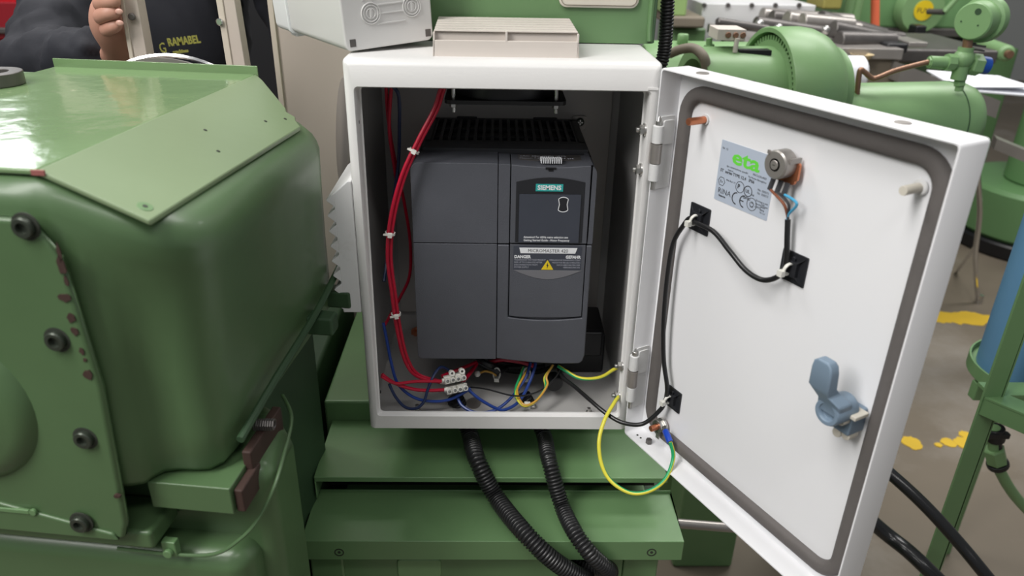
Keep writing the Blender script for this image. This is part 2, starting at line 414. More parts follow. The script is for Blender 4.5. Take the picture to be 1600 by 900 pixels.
# data label
lb = MB(); ls0, ls1, lz0, lz1 = .0655, .1310, .3030, .3590
lb.prism(rrect(ls0, lz0, ls1, lz1, .001, 3), 0, .0003, 0, (HP+nn*F, dd, Z, nn))
def LT(txt, s, z, size, m=1, align='LEFT', **k): lb.text(txt, DP(s, z, F+.0003), dd, Z, size, m, align, **k)
LT('eta', ls0+.015, lz1-.0175, .0185, 2, wide=1.45, bold=.0005)
LT('Nr. 12', ls0+.002, lz1-.008, .0026)
LT('spa costruzione quadri', ls0+.010, lz1-.0225, .0026, wide=1.1); LT('elettrici', ls0+.012, lz1-.0255, .0022); LT('ENCLOSURES', ls0+.042, lz1-.0215, .0026); LT('Via Monte Barzaghino', ls0+.037, lz1-.0248, .0024)
LT('ST  series TYPE 12,4   IP66', ls0+.003, lz1-.0285, .0040, wide=.95, bold=.00008)
LT('IP66 Encl. 12', ls0+.012, lz1-.035, .0022)
LT('Ex', ls0+.0045, lz1-.0385, .0036); lb.sweep([DP(ls0+.0065+.0042*math.cos(PI/3*i), lz1-.0373+.0042*math.sin(PI/3*i), F+.0003) for i in range(6)], nn, [(-.0003,0),(-.0003,.0001),(.0003,.0001),(.0003,0)], 1)
LT('P', ls0+.0265, lz1-.0378, .0058, bold=.00015); LT('UL', ls0+.0365, lz1-.0385, .0042, bold=.00012)
def circ(s, z, r, wd=.00028, n=24): lb.sweep([DP(s+r*math.cos(2*PI*i/n), z+r*math.sin(2*PI*i/n), F+.0003) for i in range(n)], nn, [(-wd,0),(-wd,.0001),(wd,.0001),(wd,0)], 1)
circ(ls0+.0295, lz1-.0362, .0050); circ(ls0+.0395, lz1-.0370, .0046, .0004); LT('c', ls0+.0335, lz1-.0375, .0035); LT('us', ls0+.0442, lz1-.0395, .0035)
LT('LISTED', ls0+.0350, lz1-.0445, .0028, bold=.0001)
LT('RINA', ls0+.0035, lz0+.0075, .0072); LT('Genova', ls0+.005, lz0+.0045, .0028, bold=.0001)
# CE mark from ring sectors
def arc(s, z, r, a0, a1, wd): 
    P = [(s+r*math.cos(a0+(a1-a0)*i/14), z+r*math.sin(a0+(a1-a0)*i/14)) for i in range(15)]; Q = [(s+(r-wd)*math.cos(a0+(a1-a0)*i/14), z+(r-wd)*math.sin(a0+(a1-a0)*i/14)) for i in range(14, -1, -1)]
    for i in range(14): lb.prism([P[i], P[i+1], Q[13-i], Q[14-i]], .0003, .00042, 1, (HP+nn*F, dd, Z, nn))
arc(ls0+.0275, lz0+.0085, .0058, PI/2, 3*PI/2, .0011); arc(ls0+.0370, lz0+.0085, .0058, PI/2, 3*PI/2, .0011)
lb.prism(rrect(ls0+.032, lz0+.0080, ls0+.0362, lz0+.0090, .0002, 1), .0003, .00042, 1, (HP+nn*F, dd, Z, nn))
circ(ls0+.0460, lz0+.0090, .0056); circ(ls0+.0460, lz0+.0090, .0022); LT('TUV', ls0+.0440, lz0+.0060, .0022); LT('A', ls0+.0452, lz0+.0095, .003)
for i in range(2): LT('File  E58273', ls0+.0500, lz1-.0330-.003*i, .0026)
for i, s_ in enumerate(('Enclosure and', 'junction boxes', 'E20576')): LT(s_, ls0+.0500, lz1-.0425-.0029*i, .0024)
for i, s_ in enumerate(('Type', 'tested', 'safety', 'TR CU')): LT(s_, ls0+.0560, lz0+.0120-.0026*i, .0022)
lb.build('data_label', ['label_silver', 'print_black', 'label_green'], door, label='silver-blue data sticker with a green eta logo and approval marks')
# weld studs
def stud(px, py, matn, L=.021, r=.0036):
    s, z = dpx(px, py); p = DP(s, z)
    sb = MB(); ths = [Vector(p+nn*(L*i/14)) for i in range(15)]
    sb.tube(ths, r, 12, 0, rfn=lambda i: r*(1 if i % 2 else .9)); sb.build('weld_stud', matn, door)
    return s, z
stud(1103,187,'copper'); MB().cyl(DP(*dpx(1103,187)), DP(*dpx(1103,187))+nn*.002, .0048, 16).build('stud_washer', 'white_inner', door)
stud(1040,662,'copper'); s_, z_ = dpx(1040,662)
MB().hexa(DP(s_, z_, F+.006), DP(s_, z_, F+.011), .0065).cyl(DP(s_, z_, F+.0035), DP(s_, z_, F+.006), .0085, 24).build('stud_nut', 'steel', door, label='zinc nut and washer on the lower stud')
stud(1440,292,'ivory', .020, .0036); s_, z_ = dpx(1440,292); MB().cyl(DP(s_, z_), DP(s_, z_, F+.003), .0060, 18, ch=.0008).build('stud_washer', 'white_inner', door)
# potentiometer
ps, pz = dpx(1238,253)
pb = MB().cyl(DP(ps, pz, F+.006), DP(ps, pz, F+.020), .0118, 40, 0, ch=.0012).cyl(DP(ps, pz, F+.020), DP(ps, pz, F+.0210), .0040, 24, 0, ch=.0004).cyl(DP(ps, pz, F), DP(ps, pz, F+.006), .0045, 16, 0)
pb.box((ps-.0012, pz-.0003, F+.0210), (ps+.0012, pz+.0003, F+.0213), 1, (HP, dd, Z, nn)); pb.box((ps-.009, pz+.0075, F+.0195), (ps-.0065, pz+.0105, F+.0207), 0, (HP, dd, Z, nn)); pb.box((ps+.010, pz+.003, F+.004), (ps+.0125, pz+.007, F+.016), 0, (HP, dd, Z, nn))
pb.build('potentiometer', ['steel_satin', 'scuff_dark'], door, label='round metal potentiometer body')
MB().prism(rrect(ps-.010, pz-.0155, ps+.012, pz-.006, .002, 3), F+.005, F+.0075, 0, DF).prism(rrect(ps+.006, pz-.012, ps+.0145, pz+.003, .002, 3), F+.0055, F+.0078, 0, DF).build('terminal_board', 'copper', door)
# black adhesive cable mounts
def mount(px, py, sz=.0135):
    s, z = dpx(px, py); mb = MB()
    mb.prism(rrect(s-sz, z-sz, s+sz, z+sz, .0012, 3), F, F+.0016, 0, DF)
    mb.box((s-sz*.45, z-sz*.5, F+.001), (s+sz*.45, z+sz*.5, F+.0055), 0, DF)
    for a, c in ((-1,-1),(1,-1),(1,1),(-1,1)):
        mb.add([DP(s+a*sz*.95, z+c*sz*.95, F+.0016), DP(s+a*sz*.45, z+c*sz*.5-.0008*c, F+.0052), DP(s+a*sz*.45-.0008*a, z+c*sz*.5, F+.0052), DP(s+a*sz*.3, z+c*sz*.35, F+.0012), ], [(0,1,2),(0,3,1),(0,2,3),(1,3,2)], 0)
    mb.cyl(DP(s, z+sz*.62, F+.001), DP(s, z+sz*.62, F+.0035), .0022, 12, 0)
    mb.build('cable_mount', 'drive_dark', door, bevel=.0003, label='black square adhesive cable tie mount'); return s, z
mt1 = mount(1094,342); mt2 = mount(1241,418); mt3 = mount(1052,622, .0128)
# latch
s0, z0 = dpx(1338,648); lt = MB()
lt.prism(rrect(s0-.013, z0-.010, s0+.009, z0+.012, .002, 3), F, F+.018, 0, DF)
lt.build('latch_housing', 'latch_blue', door, bevel=.0012)
lp = MB().box((s0-.018, z0+.009, F+.006), (s0+.014, z0+.0125, F+.022), 0, DF)
lp.cyl(DP(s0+.004, z0+.004, F+.016), DP(s0+.004, z0+.004, F+.026), .0035, 14, ch=.001).cyl(DP(s0+.005, z0-.012, F+.004), DP(s0+.005, z0-.012, F+.016), .0042, 14, ch=.001).cyl(DP(s0-.002, z0-.013, F+.004), DP(s0-.002, z0-.013, F+.018), .0042, 14, ch=.001)
lp.build('latch_cam', 'ivory', door, bevel=.0008, label='ivory plastic cam plate of the latch')
hs, hz = dpx(1291, 645, F+.036)
lh = MB().lathe([(0,.012),(.0112,.012),(.0116,.014),(.0116,.034),(.0106,.0362),(.0076,.0362),(.0068,.0352),(.0062,.0325),(0,.0315)], DP(hs, hz, F), nn, 40)
lh.build('latch_hub', 'latch_blue', door, bevel=.0004)
# (z above hub, left, right, back offset, front offset)
sA, zA = dpx(1262, 597, F+.044); sB, zB = dpx(1262, 552, F+.044); sC, zC = dpx(1306, 560, F+.044)
H_ = zB-hz; wl_, wr_ = sA-hs, sC-hs
levs = [(-.002, -.0095, .0098, .020, .0345), (.004, -.0110, .0105, .020, .0352), (.010, -.0105, .0108, .022, .0370), ((zA-hz)*.75, wl_*.55-.004, wr_*.9, .026, .0410), (zA-hz, wl_, wr_, .032, .0440), (H_-.008, wl_, wr_, .034, .0445), (H_-.002, wl_+.001, wr_-.0015, .0345, .0445), (H_+.0012, wl_+.0045, wr_-.005, .035, .0440)]
lm = MB()
for dz, a, c, o0, o1 in levs:
    for ss, oo in ((a, o0), (c, o0), (c, o1), (a, o1)): lm.v.append(DP(hs+ss, hz+dz, F+oo))
for k in range(len(levs)-1):
    for i in range(4): j = (i+1) % 4; lm.f.append([k*4+i, k*4+j, k*4+4+j, k*4+4+i]); lm.m.append(0)
lm.f.append([0,1,2,3]); lm.m.append(0); lm.f.append([(len(levs)-1)*4+i for i in range(4)]); lm.m.append(0)
lm.build('latch_lever', 'latch_blue', door, bevel=.0018, segs=3, label='grey-blue plastic lever of the door latch')

# ================================================================== INVERTER DRIVE
vx0, vx1, vz0, vz1, vy0, vy1 = .0555, .2495, .0715, .3065, .040, .2245
drv = thing('inverter_drive', ((vx0+vx1)/2, (vy0+vy1)/2, vz0), 'dark grey variable frequency drive filling the middle of the open white box', 'drive')
vb = MB()
side = [(vy1, vz0+.004), (vy0+.045, vz0+.004), (vy0+.045, vz1-.003), (.0850, vz1-.003), (.088, vz1+.0035), (vy1, vz1+.0035)]
vb.box((vx0+.004, vy0+.040, vz0+.006), (vx1-.002, vy1, vz1-.002))
vb.build('rear_housing', 'drive_dark', drv, bevel=.0015)
# front shells
def shell(name, x0, z0, x1, z1, rad, y0, y1, m='drive_grey', lab=None, bev=.0022):
    P = []
    for (cx, cz, a, r) in ((x1-rad[1], z0+rad[1], -PI/2, rad[1]), (x1-rad[2], z1-rad[2], 0, rad[2]), (x0+rad[3], z1-rad[3], PI/2, rad[3]), (x0+rad[0], z0+rad[0], PI, rad[0])):
        for i in range(6): q = a+PI/2*i/5; P.append((cx+r*math.cos(q), cz+r*math.sin(q)))
    return MB().prism(P, -y1, -y0, 0, (O0, X, Z, -Y)).build(name, m, drv, bevel=bev, segs=3, label=lab)
R0 = .0005; xm = .1465; zs = .2170
shell('front_cover', vx0, zs+.0005, xm-.0004, vz1, (R0, R0, R0, .009), vy0, vy0+.045, lab='upper left dark grey cover')
shell('front_cover', vx0, vz0, xm-.0004, zs-.0005, (.005, R0, R0, R0), vy0, vy0+.045, lab='lower left dark grey cover')
shell('pillar_strip', xm+.0004, zs+.0008, .1590, vz1-.0005, (R0,)*4, vy0-.0005, vy0+.04)
sb = MB(); 
# lower right skirt with curved bottom, fills below and left of the terminal cover
pts = [(xm+.0004, vz0), ]
low = [(xm+.0004, zs-.001), (xm+.0004, vz0+.001)]+[(xm+.0004+(vx1-.006-xm)*i/10, vz0+.001-.0045*math.sin(i/10*PI*.75)-.003*(i/10)) for i in range(1, 11)]+[(vx1-.002, vz0-.0015), (vx1, vz0+.006), (vx1, zs-.001), (.2432, zs-.001), (.2432, .1270)]+[(.2432-(.2432-.1595)*i/8, .1270-.0035*math.sin(PI*i/8)) for i in range(1, 9)]+[(.1595, zs-.001)]
sb.prism(low, -(vy0+.045), -(vy0-.0005), 0, (O0, X, Z, -Y)); sb.build('lower_skirt', 'drive_grey', drv, bevel=.0015, segs=3)
shell('pillar_strip', .2440, zs+.0006, vx1, vz1-.0005, (R0, R0, .010, R0), vy0+.0005, vy0+.045)
# operator section
up = MB()
topc = [(.1600+(.0832)*i/10, vz1-.0005-.0025*math.sin(PI*i/10)) for i in range(11)]
up.prism([(.2432, zs+.001), *reversed(topc), (.1600, zs+.001)], -(vy0+.04), -(vy0-.0010), 0, (O0, X, Z, -Y))
up.build('operator_frame', 'drive_grey', drv, bevel=.0012, segs=2)
up2 = MB().prism([(.1600, vz1-.0028), *[(x, z-.0022) for x, z in topc], (.2432, vz1-.0028), (.2432, vz1-.004), (.1600, vz1-.004)][1:-1], -(vy0+.002), -(vy0-.0012), 0, (O0, X, Z, -Y))
bz = MB(); y = vy0-.0011
arcp = [(.2375-(.2375-.1655)*i/10, .2880+.0050*math.sin(PI*i/10)) for i in range(11)]
bz.prism([(.1655, .2200), (.2375, .2200), *arcp], -y, -(y-.0006), 0, (O0, X, Z, -Y)); bez = bz.build('panel_bezel', 'drive_dark', drv, bevel=.0003)
pn = MB().prism(rrect(.1690, .2200, .2340, .2745, .0008, 2), -(y-.0005), -(y-.0014), 0, (O0, X, Z, -Y))
fig = []
for i in range(40):
    a = 2*PI*i/40; z = .0082*math.sin(a); rr = .0052*(1 if abs(math.sin(a)) > .75 else .78+.22*abs(math.sin(a))/.75)
    fig.append(Vector((.2155+rr*math.copysign(min(1, abs(math.cos(a))*1.5), math.cos(a)), y-.0014, .2636+z)))
pn.sweep(fig, -Y, [(-.0004,0),(-.0004,.0002),(.0004,.0002),(.0004,0)], 1)
pn.prism([(p.x+(.2155-p.x)*.1, p.z+(.2636-p.z)*.1) for p in fig], -(y-.0013), -(y-.00145), 3, (O0, X, Z, -Y))
pn.text('Attention! For 60Hz mains selection see', (.1745, y-.0014, .2252), X, Z, .0034, 2, wide=.86, bold=.00005)
pn.text('Getting Started Guide - Motor Frequency', (.1745, y-.0014, .2216), X, Z, .0034, 2, wide=.86, bold=.00005)
pn.build('status_panel', ['drive_panel', 'print_white', 'print_white', 'drive_dark'], drv, label='dark blue-grey status display panel')
bd = MB().box((.1858, y-.0003, .2779), (.2146, y-.0012, .2858)).text('SIEMENS', (.2002, y-.0012, .2797), X, Z, .0068, 1, 'CENTER', wide=.98, bold=.00022)
bd.build('brand_badge', ['teal', 'print_white'], bez, label='teal badge with white lettering')
# terminal cover
tcv = MB(); y2 = vy0-.0012
tcv.prism([(.1603, .1298)]+[(.1603+(.2424-.1603)*i/10, .1290-.0010*math.sin(PI*i/10)) for i in range(1, 10)]+[(.2424, .1298), (.2424, zs-.0004), (.1603, zs-.0004)], -(vy0+.04), -y2, 0, (O0, X, Z, -Y))
tcv.prism([(.1640, .1868)]+[(.1640+(.2400-.1640)*i/12, .1868-.0110*math.sin(PI*i/12)) for i in range(13)][1:], -y2, -(y2-.0004), 1, (O0, X, Z, -Y))
tcov = tcv.build('terminal_cover', ['drive_grey', 'drive_light'], drv, bevel=.0006)
MB().prism([(.1605, .1235)]+[(.1605+(.2424-.1605)*i/10, .1275-.0060*math.sin(PI*i/10)) for i in range(1, 10)]+[(.2424, .1235+.003), (.2424, .1290), (.1605, .1290)], -(vy0+.01), -(vy0+.0035), 0, (O0, X, Z, -Y)).build('finger_recess', 'drive_light', drv)
wl = MB(); yl = y2-.0001; wl.prism(rrect(.1640, .1868, .2385, .2155, .0005, 1), -yl, -(yl-.0002), 0, (O0, X, Z, -Y))
wl.prism([(.1702, .2136), (.1718, .2070), (.2313, .2070), (.2335, .2136)], -yl, -(yl-.0004), 1, (O0, X, Z, -Y))
wl.text('MICROMASTER 420', (.2015, yl-.0004, .2083), X, Z, .0054, 2, 'CENTER', wide=.95)
T = lambda s, x, z, sz, m, al, **k: wl.text(s, (x, yl-.0002, z), X, Z, sz, m, al, **k)
T('DANGER', .1650, .2012, .0048, 1, 'LEFT', bold=.0002, wide=.92); T('GEFAHR', .2375, .2012, .0048, 1, 'RIGHT', bold=.0002, wide=.92)
for i, s_ in enumerate(('HAZARDOUS VOLTAGE PRESENT', 'FOR UP TO 5 MINUTES AFTER', 'DISCONNECTION FROM', 'POWER SUPPLY')): T(s_, .1650, .1982-.0029*i, .0025, 4, 'LEFT', wide=.92)
for i, s_ in enumerate(('GEFAHRLICHE SPANNUNG STEHT', 'NOCH FUR BIS ZU 5 MINUTEN', 'NACH ABSCHALTEN DER', 'VERSORGUNG AN')): T(s_, .2375, .1982-.0029*i, .0025, 4, 'RIGHT', wide=.90)
wl.prism([(.1948, .1876), (.2082, .1876), (.2015, .1992)], -yl, -(yl-.0004), 3, (O0, X, Z, -Y))
wl.prism([(.2018,.1962),(.2004,.1924),(.2014,.1925),(.2010,.1890),(.2028,.1934),(.2018,.1933)], -yl, -(yl-.0006), 2, (O0, X, Z, -Y))
wl.build('warning_label', ['drive_panel', 'print_white', 'print_black', 'yellow', 'print_dim'], tcov, label='bilingual danger label with a yellow voltage triangle')
# ribbon connector and slot on top front edge, rating label on top, grille
rc = MB(); 
for i in range(10): rc.box((.1908+i*.0023, vy0+.006, vz1-.001), (.1908+i*.0023+.0011, vy0+.018, vz1+.0030))
rc.box((.1905, vy0+.0155, vz1-.001), (.2125, vy0+.018, vz1+.0030)).build('pin_header', 'print_white', drv, label='row of small white connector teeth')
MB().box((.1955, vy0-.0016, vz1-.0052), (.2065, vy0-.0008, vz1-.0030)).box((.1985, vy0-.0016, vz1-.0070), (.2035, vy0-.0008, vz1-.0045)).build('release_slot', 'black', drv)
MB().prism(rrect(.166, .060, .2350, .080, .001, 2), vz1-.0022, vz1-.0012).text('3AC 380-480V  IP20', (.169, .072, vz1-.0012), X, Y, .006, 1).text('Motor: 7,5kW 160%  1P 6SE', (.169, .064, vz1-.0012), X, Y, .005, 1).build('rating_label', ['steel_dark', 'print_dim'], drv)
gx0, gx1, gy0, gy1, gz = .0640, .2440, .1120, .2230, vz1+.0035
gr = MB().box((gx0, .0845, vz1-.003), (gx1, gy0+.006, gz)).box((gx0, gy1-.006, gz-.008), (gx1, gy1, gz)).box((gx0, gy0, gz-.008), (gx0+.008, gy1, gz)).box((gx1-.008, gy0, gz-.008), (gx1, gy1, gz)).box((gx0+.008, .140, gz-.006), (gx1-.008, .1425, gz-.002)).box((gx0+.008, .178, gz-.006), (gx1-.008, .181, gz-.002))
gr.box((.095, gy1-.001, gz-.004), (.120, gy1+.001, gz+.002)).box((.19, gy1-.001, gz-.004), (.22, gy1+.001, gz+.002))
grille = gr.build('vent_grille', 'drive_grille', drv, bevel=.0006)
for i in range(18):
    x = gx0+.008+(gx1-gx0-.016)*(i)/17; MB().box((x-.0019, gy0+.004, gz-.006), (x+.0019, gy1-.004, gz)).build('grille_bar', 'drive_grille', grille, bevel=.0004)
MB().box((gx0+.002, gy0, vz1-.012), (gx1-.002, gy1, vz1-.010)).build('heat_sink', 'black', drv)
for (px, py) in ((906,190),):
    p = aty(px, py, .2235); MB().prism(rrect(p.x-.010, p.z-.010, p.x+.008, p.z+.007, .002, 2), -.2245, -.2225, 0, (O0, X, Z, -Y)).build('mounting_tab', 'steel_satin', drv)
    mb = MB().cyl(p+Y*.001, p-Y*.005, .0052, 20, 0, ch=.0012); mb.box((p.x-.0034, p.y-.0056, p.z-.0008), (p.x+.0034, p.y-.0048, p.z+.0008), 1).box((p.x-.0008, p.y-.0056, p.z-.0034), (p.x+.0008, p.y-.0048, p.z+.0034), 1); mb.build('mounting_screw', ['bolt_black', 'steel'], drv)
for x in (.072, .243):
    MB().box((x-.004, .09, vz0-.016), (x-.0025, .13, vz0+.006)).box((x+.0025, .09, vz0-.016), (x+.004, .13, vz0+.006)).box((x-.004, .09, vz0-.017), (x+.004, .094, vz0-.003)).build('bottom_bracket', 'drive_dark', drv)
MB().box((.10, .075, vz0-.012), (.235, .20, vz0+.008)).build('gland_tray', 'black', drv, bevel=.002)
pz_ = MB().tube([aty(*q) for q in ((667,572,.215),(740,573,.215),(820,571,.215))], .0012, 8).build('tray_edge', 'steel', drv)

# ================================================================== COOLING FAN under the top
fan = thing('cooling_fan', (.152, .10, .364), 'black square cooling fan hanging under the roof inside the white box', 'fan')
fm = MB(); fz0, fz1 = .3655, .388; fx0, fx1, fy0, fy1 = .0915, .2145, .045, .165
for zz in (fz0, fz1-.004):
    pr_ = rrect(fx0, fy0, fx1, fy1, .008, 4); cx, cy = (fx0+fx1)/2, (fy0+fy1)/2
    circ_ = []
    for (x, y) in pr_: a = math.atan2(y-cy, x-cx); circ_.append((cx+.055*math.cos(a), cy+.055*math.sin(a)))
    n = len(pr_)
    o = len(fm.v)
    for L, h in ((pr_, zz), (pr_, zz+.004), (circ_, zz+.004), (circ_, zz)): fm.v += [Vector((x, y, h)) for x, y in L]
    for q in range(4):
        q2 = (q+1) % 4
        for i in range(n): j = (i+1) % n; fm.f.append([o+q*n+i, o+q*n+j, o+q2*n+j, o+q2*n+i]); fm.m.append(0)
fm.ring((cx, cy, fz0), Z, .055, .0575, .002, fz1-fz0-.002, 40)
fm.build('fan_frame', 'black', fan)
MB().cyl((cx, cy, fz0+.002), (cx, cy, fz1-.002), .019, 28, ch=.001).build('fan_hub', 'black_gloss', fan)
for i in range(7):
    a = 2*PI*i/7; c_, s_ = math.cos(a), math.sin(a); P = Vector((cx, cy, 0))
    rd = Vector((c_, s_, 0)); tg = Vector((-s_, c_, 0)); q = [P+rd*.018-tg*.006+Z*(fz0+.004), P+rd*.053-tg*.018+Z*(fz0+.005), P+rd*.053+tg*.012+Z*(fz1-.005), P+rd*.018+tg*.006+Z*(fz1-.005)]
    MB().add(q+[v+Z*.0012 for v in q], [(0,1,2,3),(7,6,5,4),(0,4,5,1),(1,5,6,2),(2,6,7,3),(3,7,4,0)]).build('fan_blade', 'black_gloss', fan)
for x in (fx0+.009, fx1-.010):
    for y in (fy0+.009, fy1-.009):
        MB().cyl((x, y, fz0-.0095), (x, y, H-.0025), .0020, 10, 0).hexa((x, y, fz0-.0045), (x, y, fz0), .0042, 0).build('fan_screw', 'steel', fan)

# ================================================================== WIRES
def smooth(pts, n=10): return catmull([aty(*p) if len(p) == 3 else at(*p) for p in pts], n)
def clampy(P, r):
    for p in P:
        if p.y < .0075+r:
            q = aty(*pix(p), .0075+r); p.xyz = q
        if p.z < .0022+r: q = at(*pix(p), 'z', .0022+r); p.xyz = q
    return P
def pix(p):
    d = p-CAM; f = d.dot(fwd); return 800+FPX*d.dot(RT)/f, 450-FPX*d.dot(UP)/f
def wire(name, pts, r, m, label, group=None, seg=8, n=10, cat='wire', parent=None):
    return MB().tube(clampy(smooth(pts, n), r), r, seg).build(name, m, parent, label=label, cat=None if parent else cat, group=group)
def tie(P, i, r, parent, head=1, tail=.006, side=None):
    t = (P[i+1]-P[i-1]).normalized(); c = P[i]; mb = MB().ring(c-t*.0012, t, r, r+.0010, 0, .0026, 16)
    sd = side or (CAM-c).normalized(); sd = (sd-t*sd.dot(t)).normalized(); u = t.cross(sd)
    mb.box((-.0022, -.0022, 0), (.0022, .0022, .0038), 0, (c+sd*r, t, u, sd))
    if tail: mb.box((-.0010, 0, .001), (.0010, tail, .0018), 0, (c+sd*r, t, u, sd))
    return mb.build('cable_tie', 'nylon', parent, label='white nylon cable tie')
# red pair from the fan to the terminal strip
redp = [(700,120,.035),(690,142,.035),(680,172,.034),(655,220,.030),(630,275,.026),(613,340,.024),(608,400,.024),(615,460,.024),(622,510,.026),(634,560,.030),(652,586,.034),(690,597,.038)]
rw = thing('red_wire_pair', aty(690, 597, .038), 'cable-tied pair of red wires curving left of the drive down to the terminal strip', 'wire')
A = smooth(redp); Ps = []
for k in (-1, 1): Ps.append([p+X*(.0018*k)+Y*(.0010*k) for p in A])
for P in Ps: MB().tube(P, .0019, 8).build('red_wire', 'red_wire', rw)
for i in (33, 54, 76): tie(A, i, .0044, rw, tail=.007)
for k, (pts) in enumerate(([(603,130,.06),(606,180,.075),(613,230,.085),(626,290,.10),(634,330,.11),(641,380,.12),(640,430,.12),(625,465,.11),(600,510,.09)], [(612,130,.06),(608,200,.07),(616,260,.09),(622,300,.11)])):
    wire('red_wire', pts, .0019, 'red_wire', ['thin red wire hanging down the back left corner of the box', 'short second red wire crossing behind the first at top left of the box'][k])
wire('red_wire', [(597,585,.014),(612,592,.016),(640,598,.020),(672,608,.024),(697,609,.026)][0:1]+[(615,598,.018),(645,608,.022),(672,610,.026),(697,609,.028)], .0021, 'red_wire', 'lower red wire from the left wall into the white terminal strip')
wire('red_wire', [(596,588,.012),(618,599,.016),(650,596,.024),(690,596,.032)], .0019, 'red_wire', 'upper thin red wire from the left wall into the white terminal strip')
wire('red_wire', [(690,588,.045),(715,578,.06),(737,569,.08),(750,563,.09)], .0022, 'red_wire', 'dark red wire rising from the terminal strip to the drive')
wire('red_wire', [(722,597,.045),(732,586,.06),(742,573,.08),(748,563,.09)], .0024, 'red_wire', 'short red wire right behind the white terminal strip')
wire('red_wire', [(760,568,.09),(785,562,.088),(815,566,.085),(835,572,.08)], .0026, 'red_wire', 'red wire running level beneath the underside of the drive')
for i, (f, g) in enumerate(((690,597),(697,609))):
    p = aty(f, g, .038-.010*i); MB().cyl(p-X*.002, p+X*.006, .0026, 12, 0, ch=.0003).build('wire_ferrule', 'nylon', label=['white ferrule on the upper red wire end', 'white ferrule on the lower red wire end'][i], cat='ferrule')
# terminal strip
tc0 = aty(711, 598, .036); ts = thing('terminal_strip', tc0, 'white plastic screw terminal strip among the wires on the box floor', 'terminal')
ang = math.radians(18); ux = Vector((math.cos(ang), .25, math.sin(ang)*.3)).normalized(); uy = (Vector((-.35, .35, 1))).normalized(); uy = (uy-ux*uy.dot(ux)).normalized(); uz = ux.cross(uy)
for r_ in range(2):
    for c_ in range(2):
        o = tc0+ux*(-.006+.0128*c_)+uy*(-.007+.0125*r_)
        blk = MB().box((-.0062, -.0046, -.005), (.0062, .0046, .004), 0, (o, ux, uy, uz))
        for k in (-1, 1):
            blk.lathe([(.0019,.0105),(.0031,.0105),(.0033,.003),(0,.003)], o+ux*(.0033*k), uz, 14).cyl(o+ux*(.0033*k)+uz*.004, o+ux*(.0033*k)+uz*.008, .0019, 10, 1)
        blk.cyl(o-ux*.0055, o-ux*.0085, .0027, 12, 0)
        blk.build('terminal_block', ['nylon', 'steel'], ts, bevel=.0004)
    MB().lathe([(.0015,-.002),(.0035,-.002),(.0035,.006),(.0015,.006)], tc0+uy*(.0125)+ux*(-.002+.012*r_), uz, 14, closed=True).build('mounting_eye', 'nylon', ts)
# blue wires
wire('blue_wire', [(613,135,.06),(623,150,.062),(624,200,.07),(622,260,.085),(612,330,.09),(605,400,.07),(600,440,.05)], .0018, 'navy_wire', 'dark blue wire hanging from the roof down the left side of the box')
wire('blue_wire', [(599,505,.03),(604,530,.03),(612,570,.028),(622,600,.026),(645,620,.024),(672,627,.024),(700,625,.026),(722,615,.030),(735,607,.036)], .0018, 'blue_wire', 'blue wire from the left wall looping under the white terminal strip')
wire('blue_wire', [(608,600,.016),(618,620,.014),(633,636,.013),(650,638,.014),(662,628,.018),(668,610,.024),(676,590,.032),(688,574,.045),(700,578,.05),(708,588,.05)], .0018, 'navy_wire', 'navy wire loop resting on the box floor at lower left')
wire('blue_wire', [(714,617,.034),(722,634,.022),(745,645,.014),(775,640,.020),(800,620,.035),(820,592,.055),(828,570,.068),(829,563,.075)], .0019, 'blue_wire', 'blue wire looping low across the middle of the box floor')
wire('blue_wire', [(733,610,.034),(750,624,.028),(775,638,.020),(790,640,.018),(812,626,.028),(828,596,.050),(836,572,.064),(836,563,.07)], .0019, 'blue_wire', 'blue wire crossing the first blue loop and rising to the drive')
wire('black_wire', [(735,605,.045),(760,608,.035),(800,618,.022),(825,617,.026),(848,608,.036),(868,590,.05),(876,575,.06)], .0010, 'black_wire', 'thin black wire trailing across the box floor behind the blue loops')
# bundle of black cores under drive
bb = thing('black_cable_bundle', aty(770, 575, .10), 'bundle of thick black cores under the drive held by white cable ties', 'cable')
for k, pts in enumerate(([(742,562,.09),(760,574,.085),(778,580,.082),(790,574,.10)], [(748,562,.085),(765,570,.08),(785,574,.10),(812,574,.11)], [(765,562,.10),(790,570,.11),(830,574,.12),(852,572,.12)], [(770,572,.12),(800,580,.12),(835,582,.12),(862,574,.11)])):
    MB().tube(smooth(pts), .0042-.0004*k, 10).build('black_core', 'black_wire', bb)
for c in ((776,584,.080),(823,584,.085)):
    P = [aty(*c)+X*(.0042*math.cos(2*PI*i/20))+Z*(.0085*math.sin(2*PI*i/20)) for i in range(20)]
    MB().tube(P, .0010, 6, closed=True).box((-.003,-.003,-.002),(.003,.003,.003), 0, (aty(*c)-Z*.0085, X, Y, Z)).build('cable_tie', 'nylon', bb, label='white nylon cable tie')
wire('yellow_core', [(748,584,.078),(758,580,.078),(770,583,.078),(775,587,.078)], .0014, 'wire_orange', 'short orange-yellow core tied under the left of the drive')
MB().sphere(aty(746,584,.078), .0040).build('wire_end_cap', 'nylon', label='white crimped cap ending the short yellow core', cat='cap')
def earth(name, pts, r, label, n=10, phase=0, tw=.05, mats=('earth_yellow', 'earth_green')):
    P = smooth(pts, n); P = clampy(P, r) if tw > .1 else P; return MB().tube(P, r, 12, 0, mfn=lambda i, k: 0 if (k+phase) % 12 < 6 else 1, twist=tw).build(name, list(mats), label=label, cat='wire')
earth('earth_wire', [(872,572,.060),(885,580,.052),(903,590,.042),(923,592,.034),(942,588,.024),(958,578,.015),(968,573,.010)], .0021, 'yellow-green earth wire from the drive to the upper hinge bolt nut', phase=6)
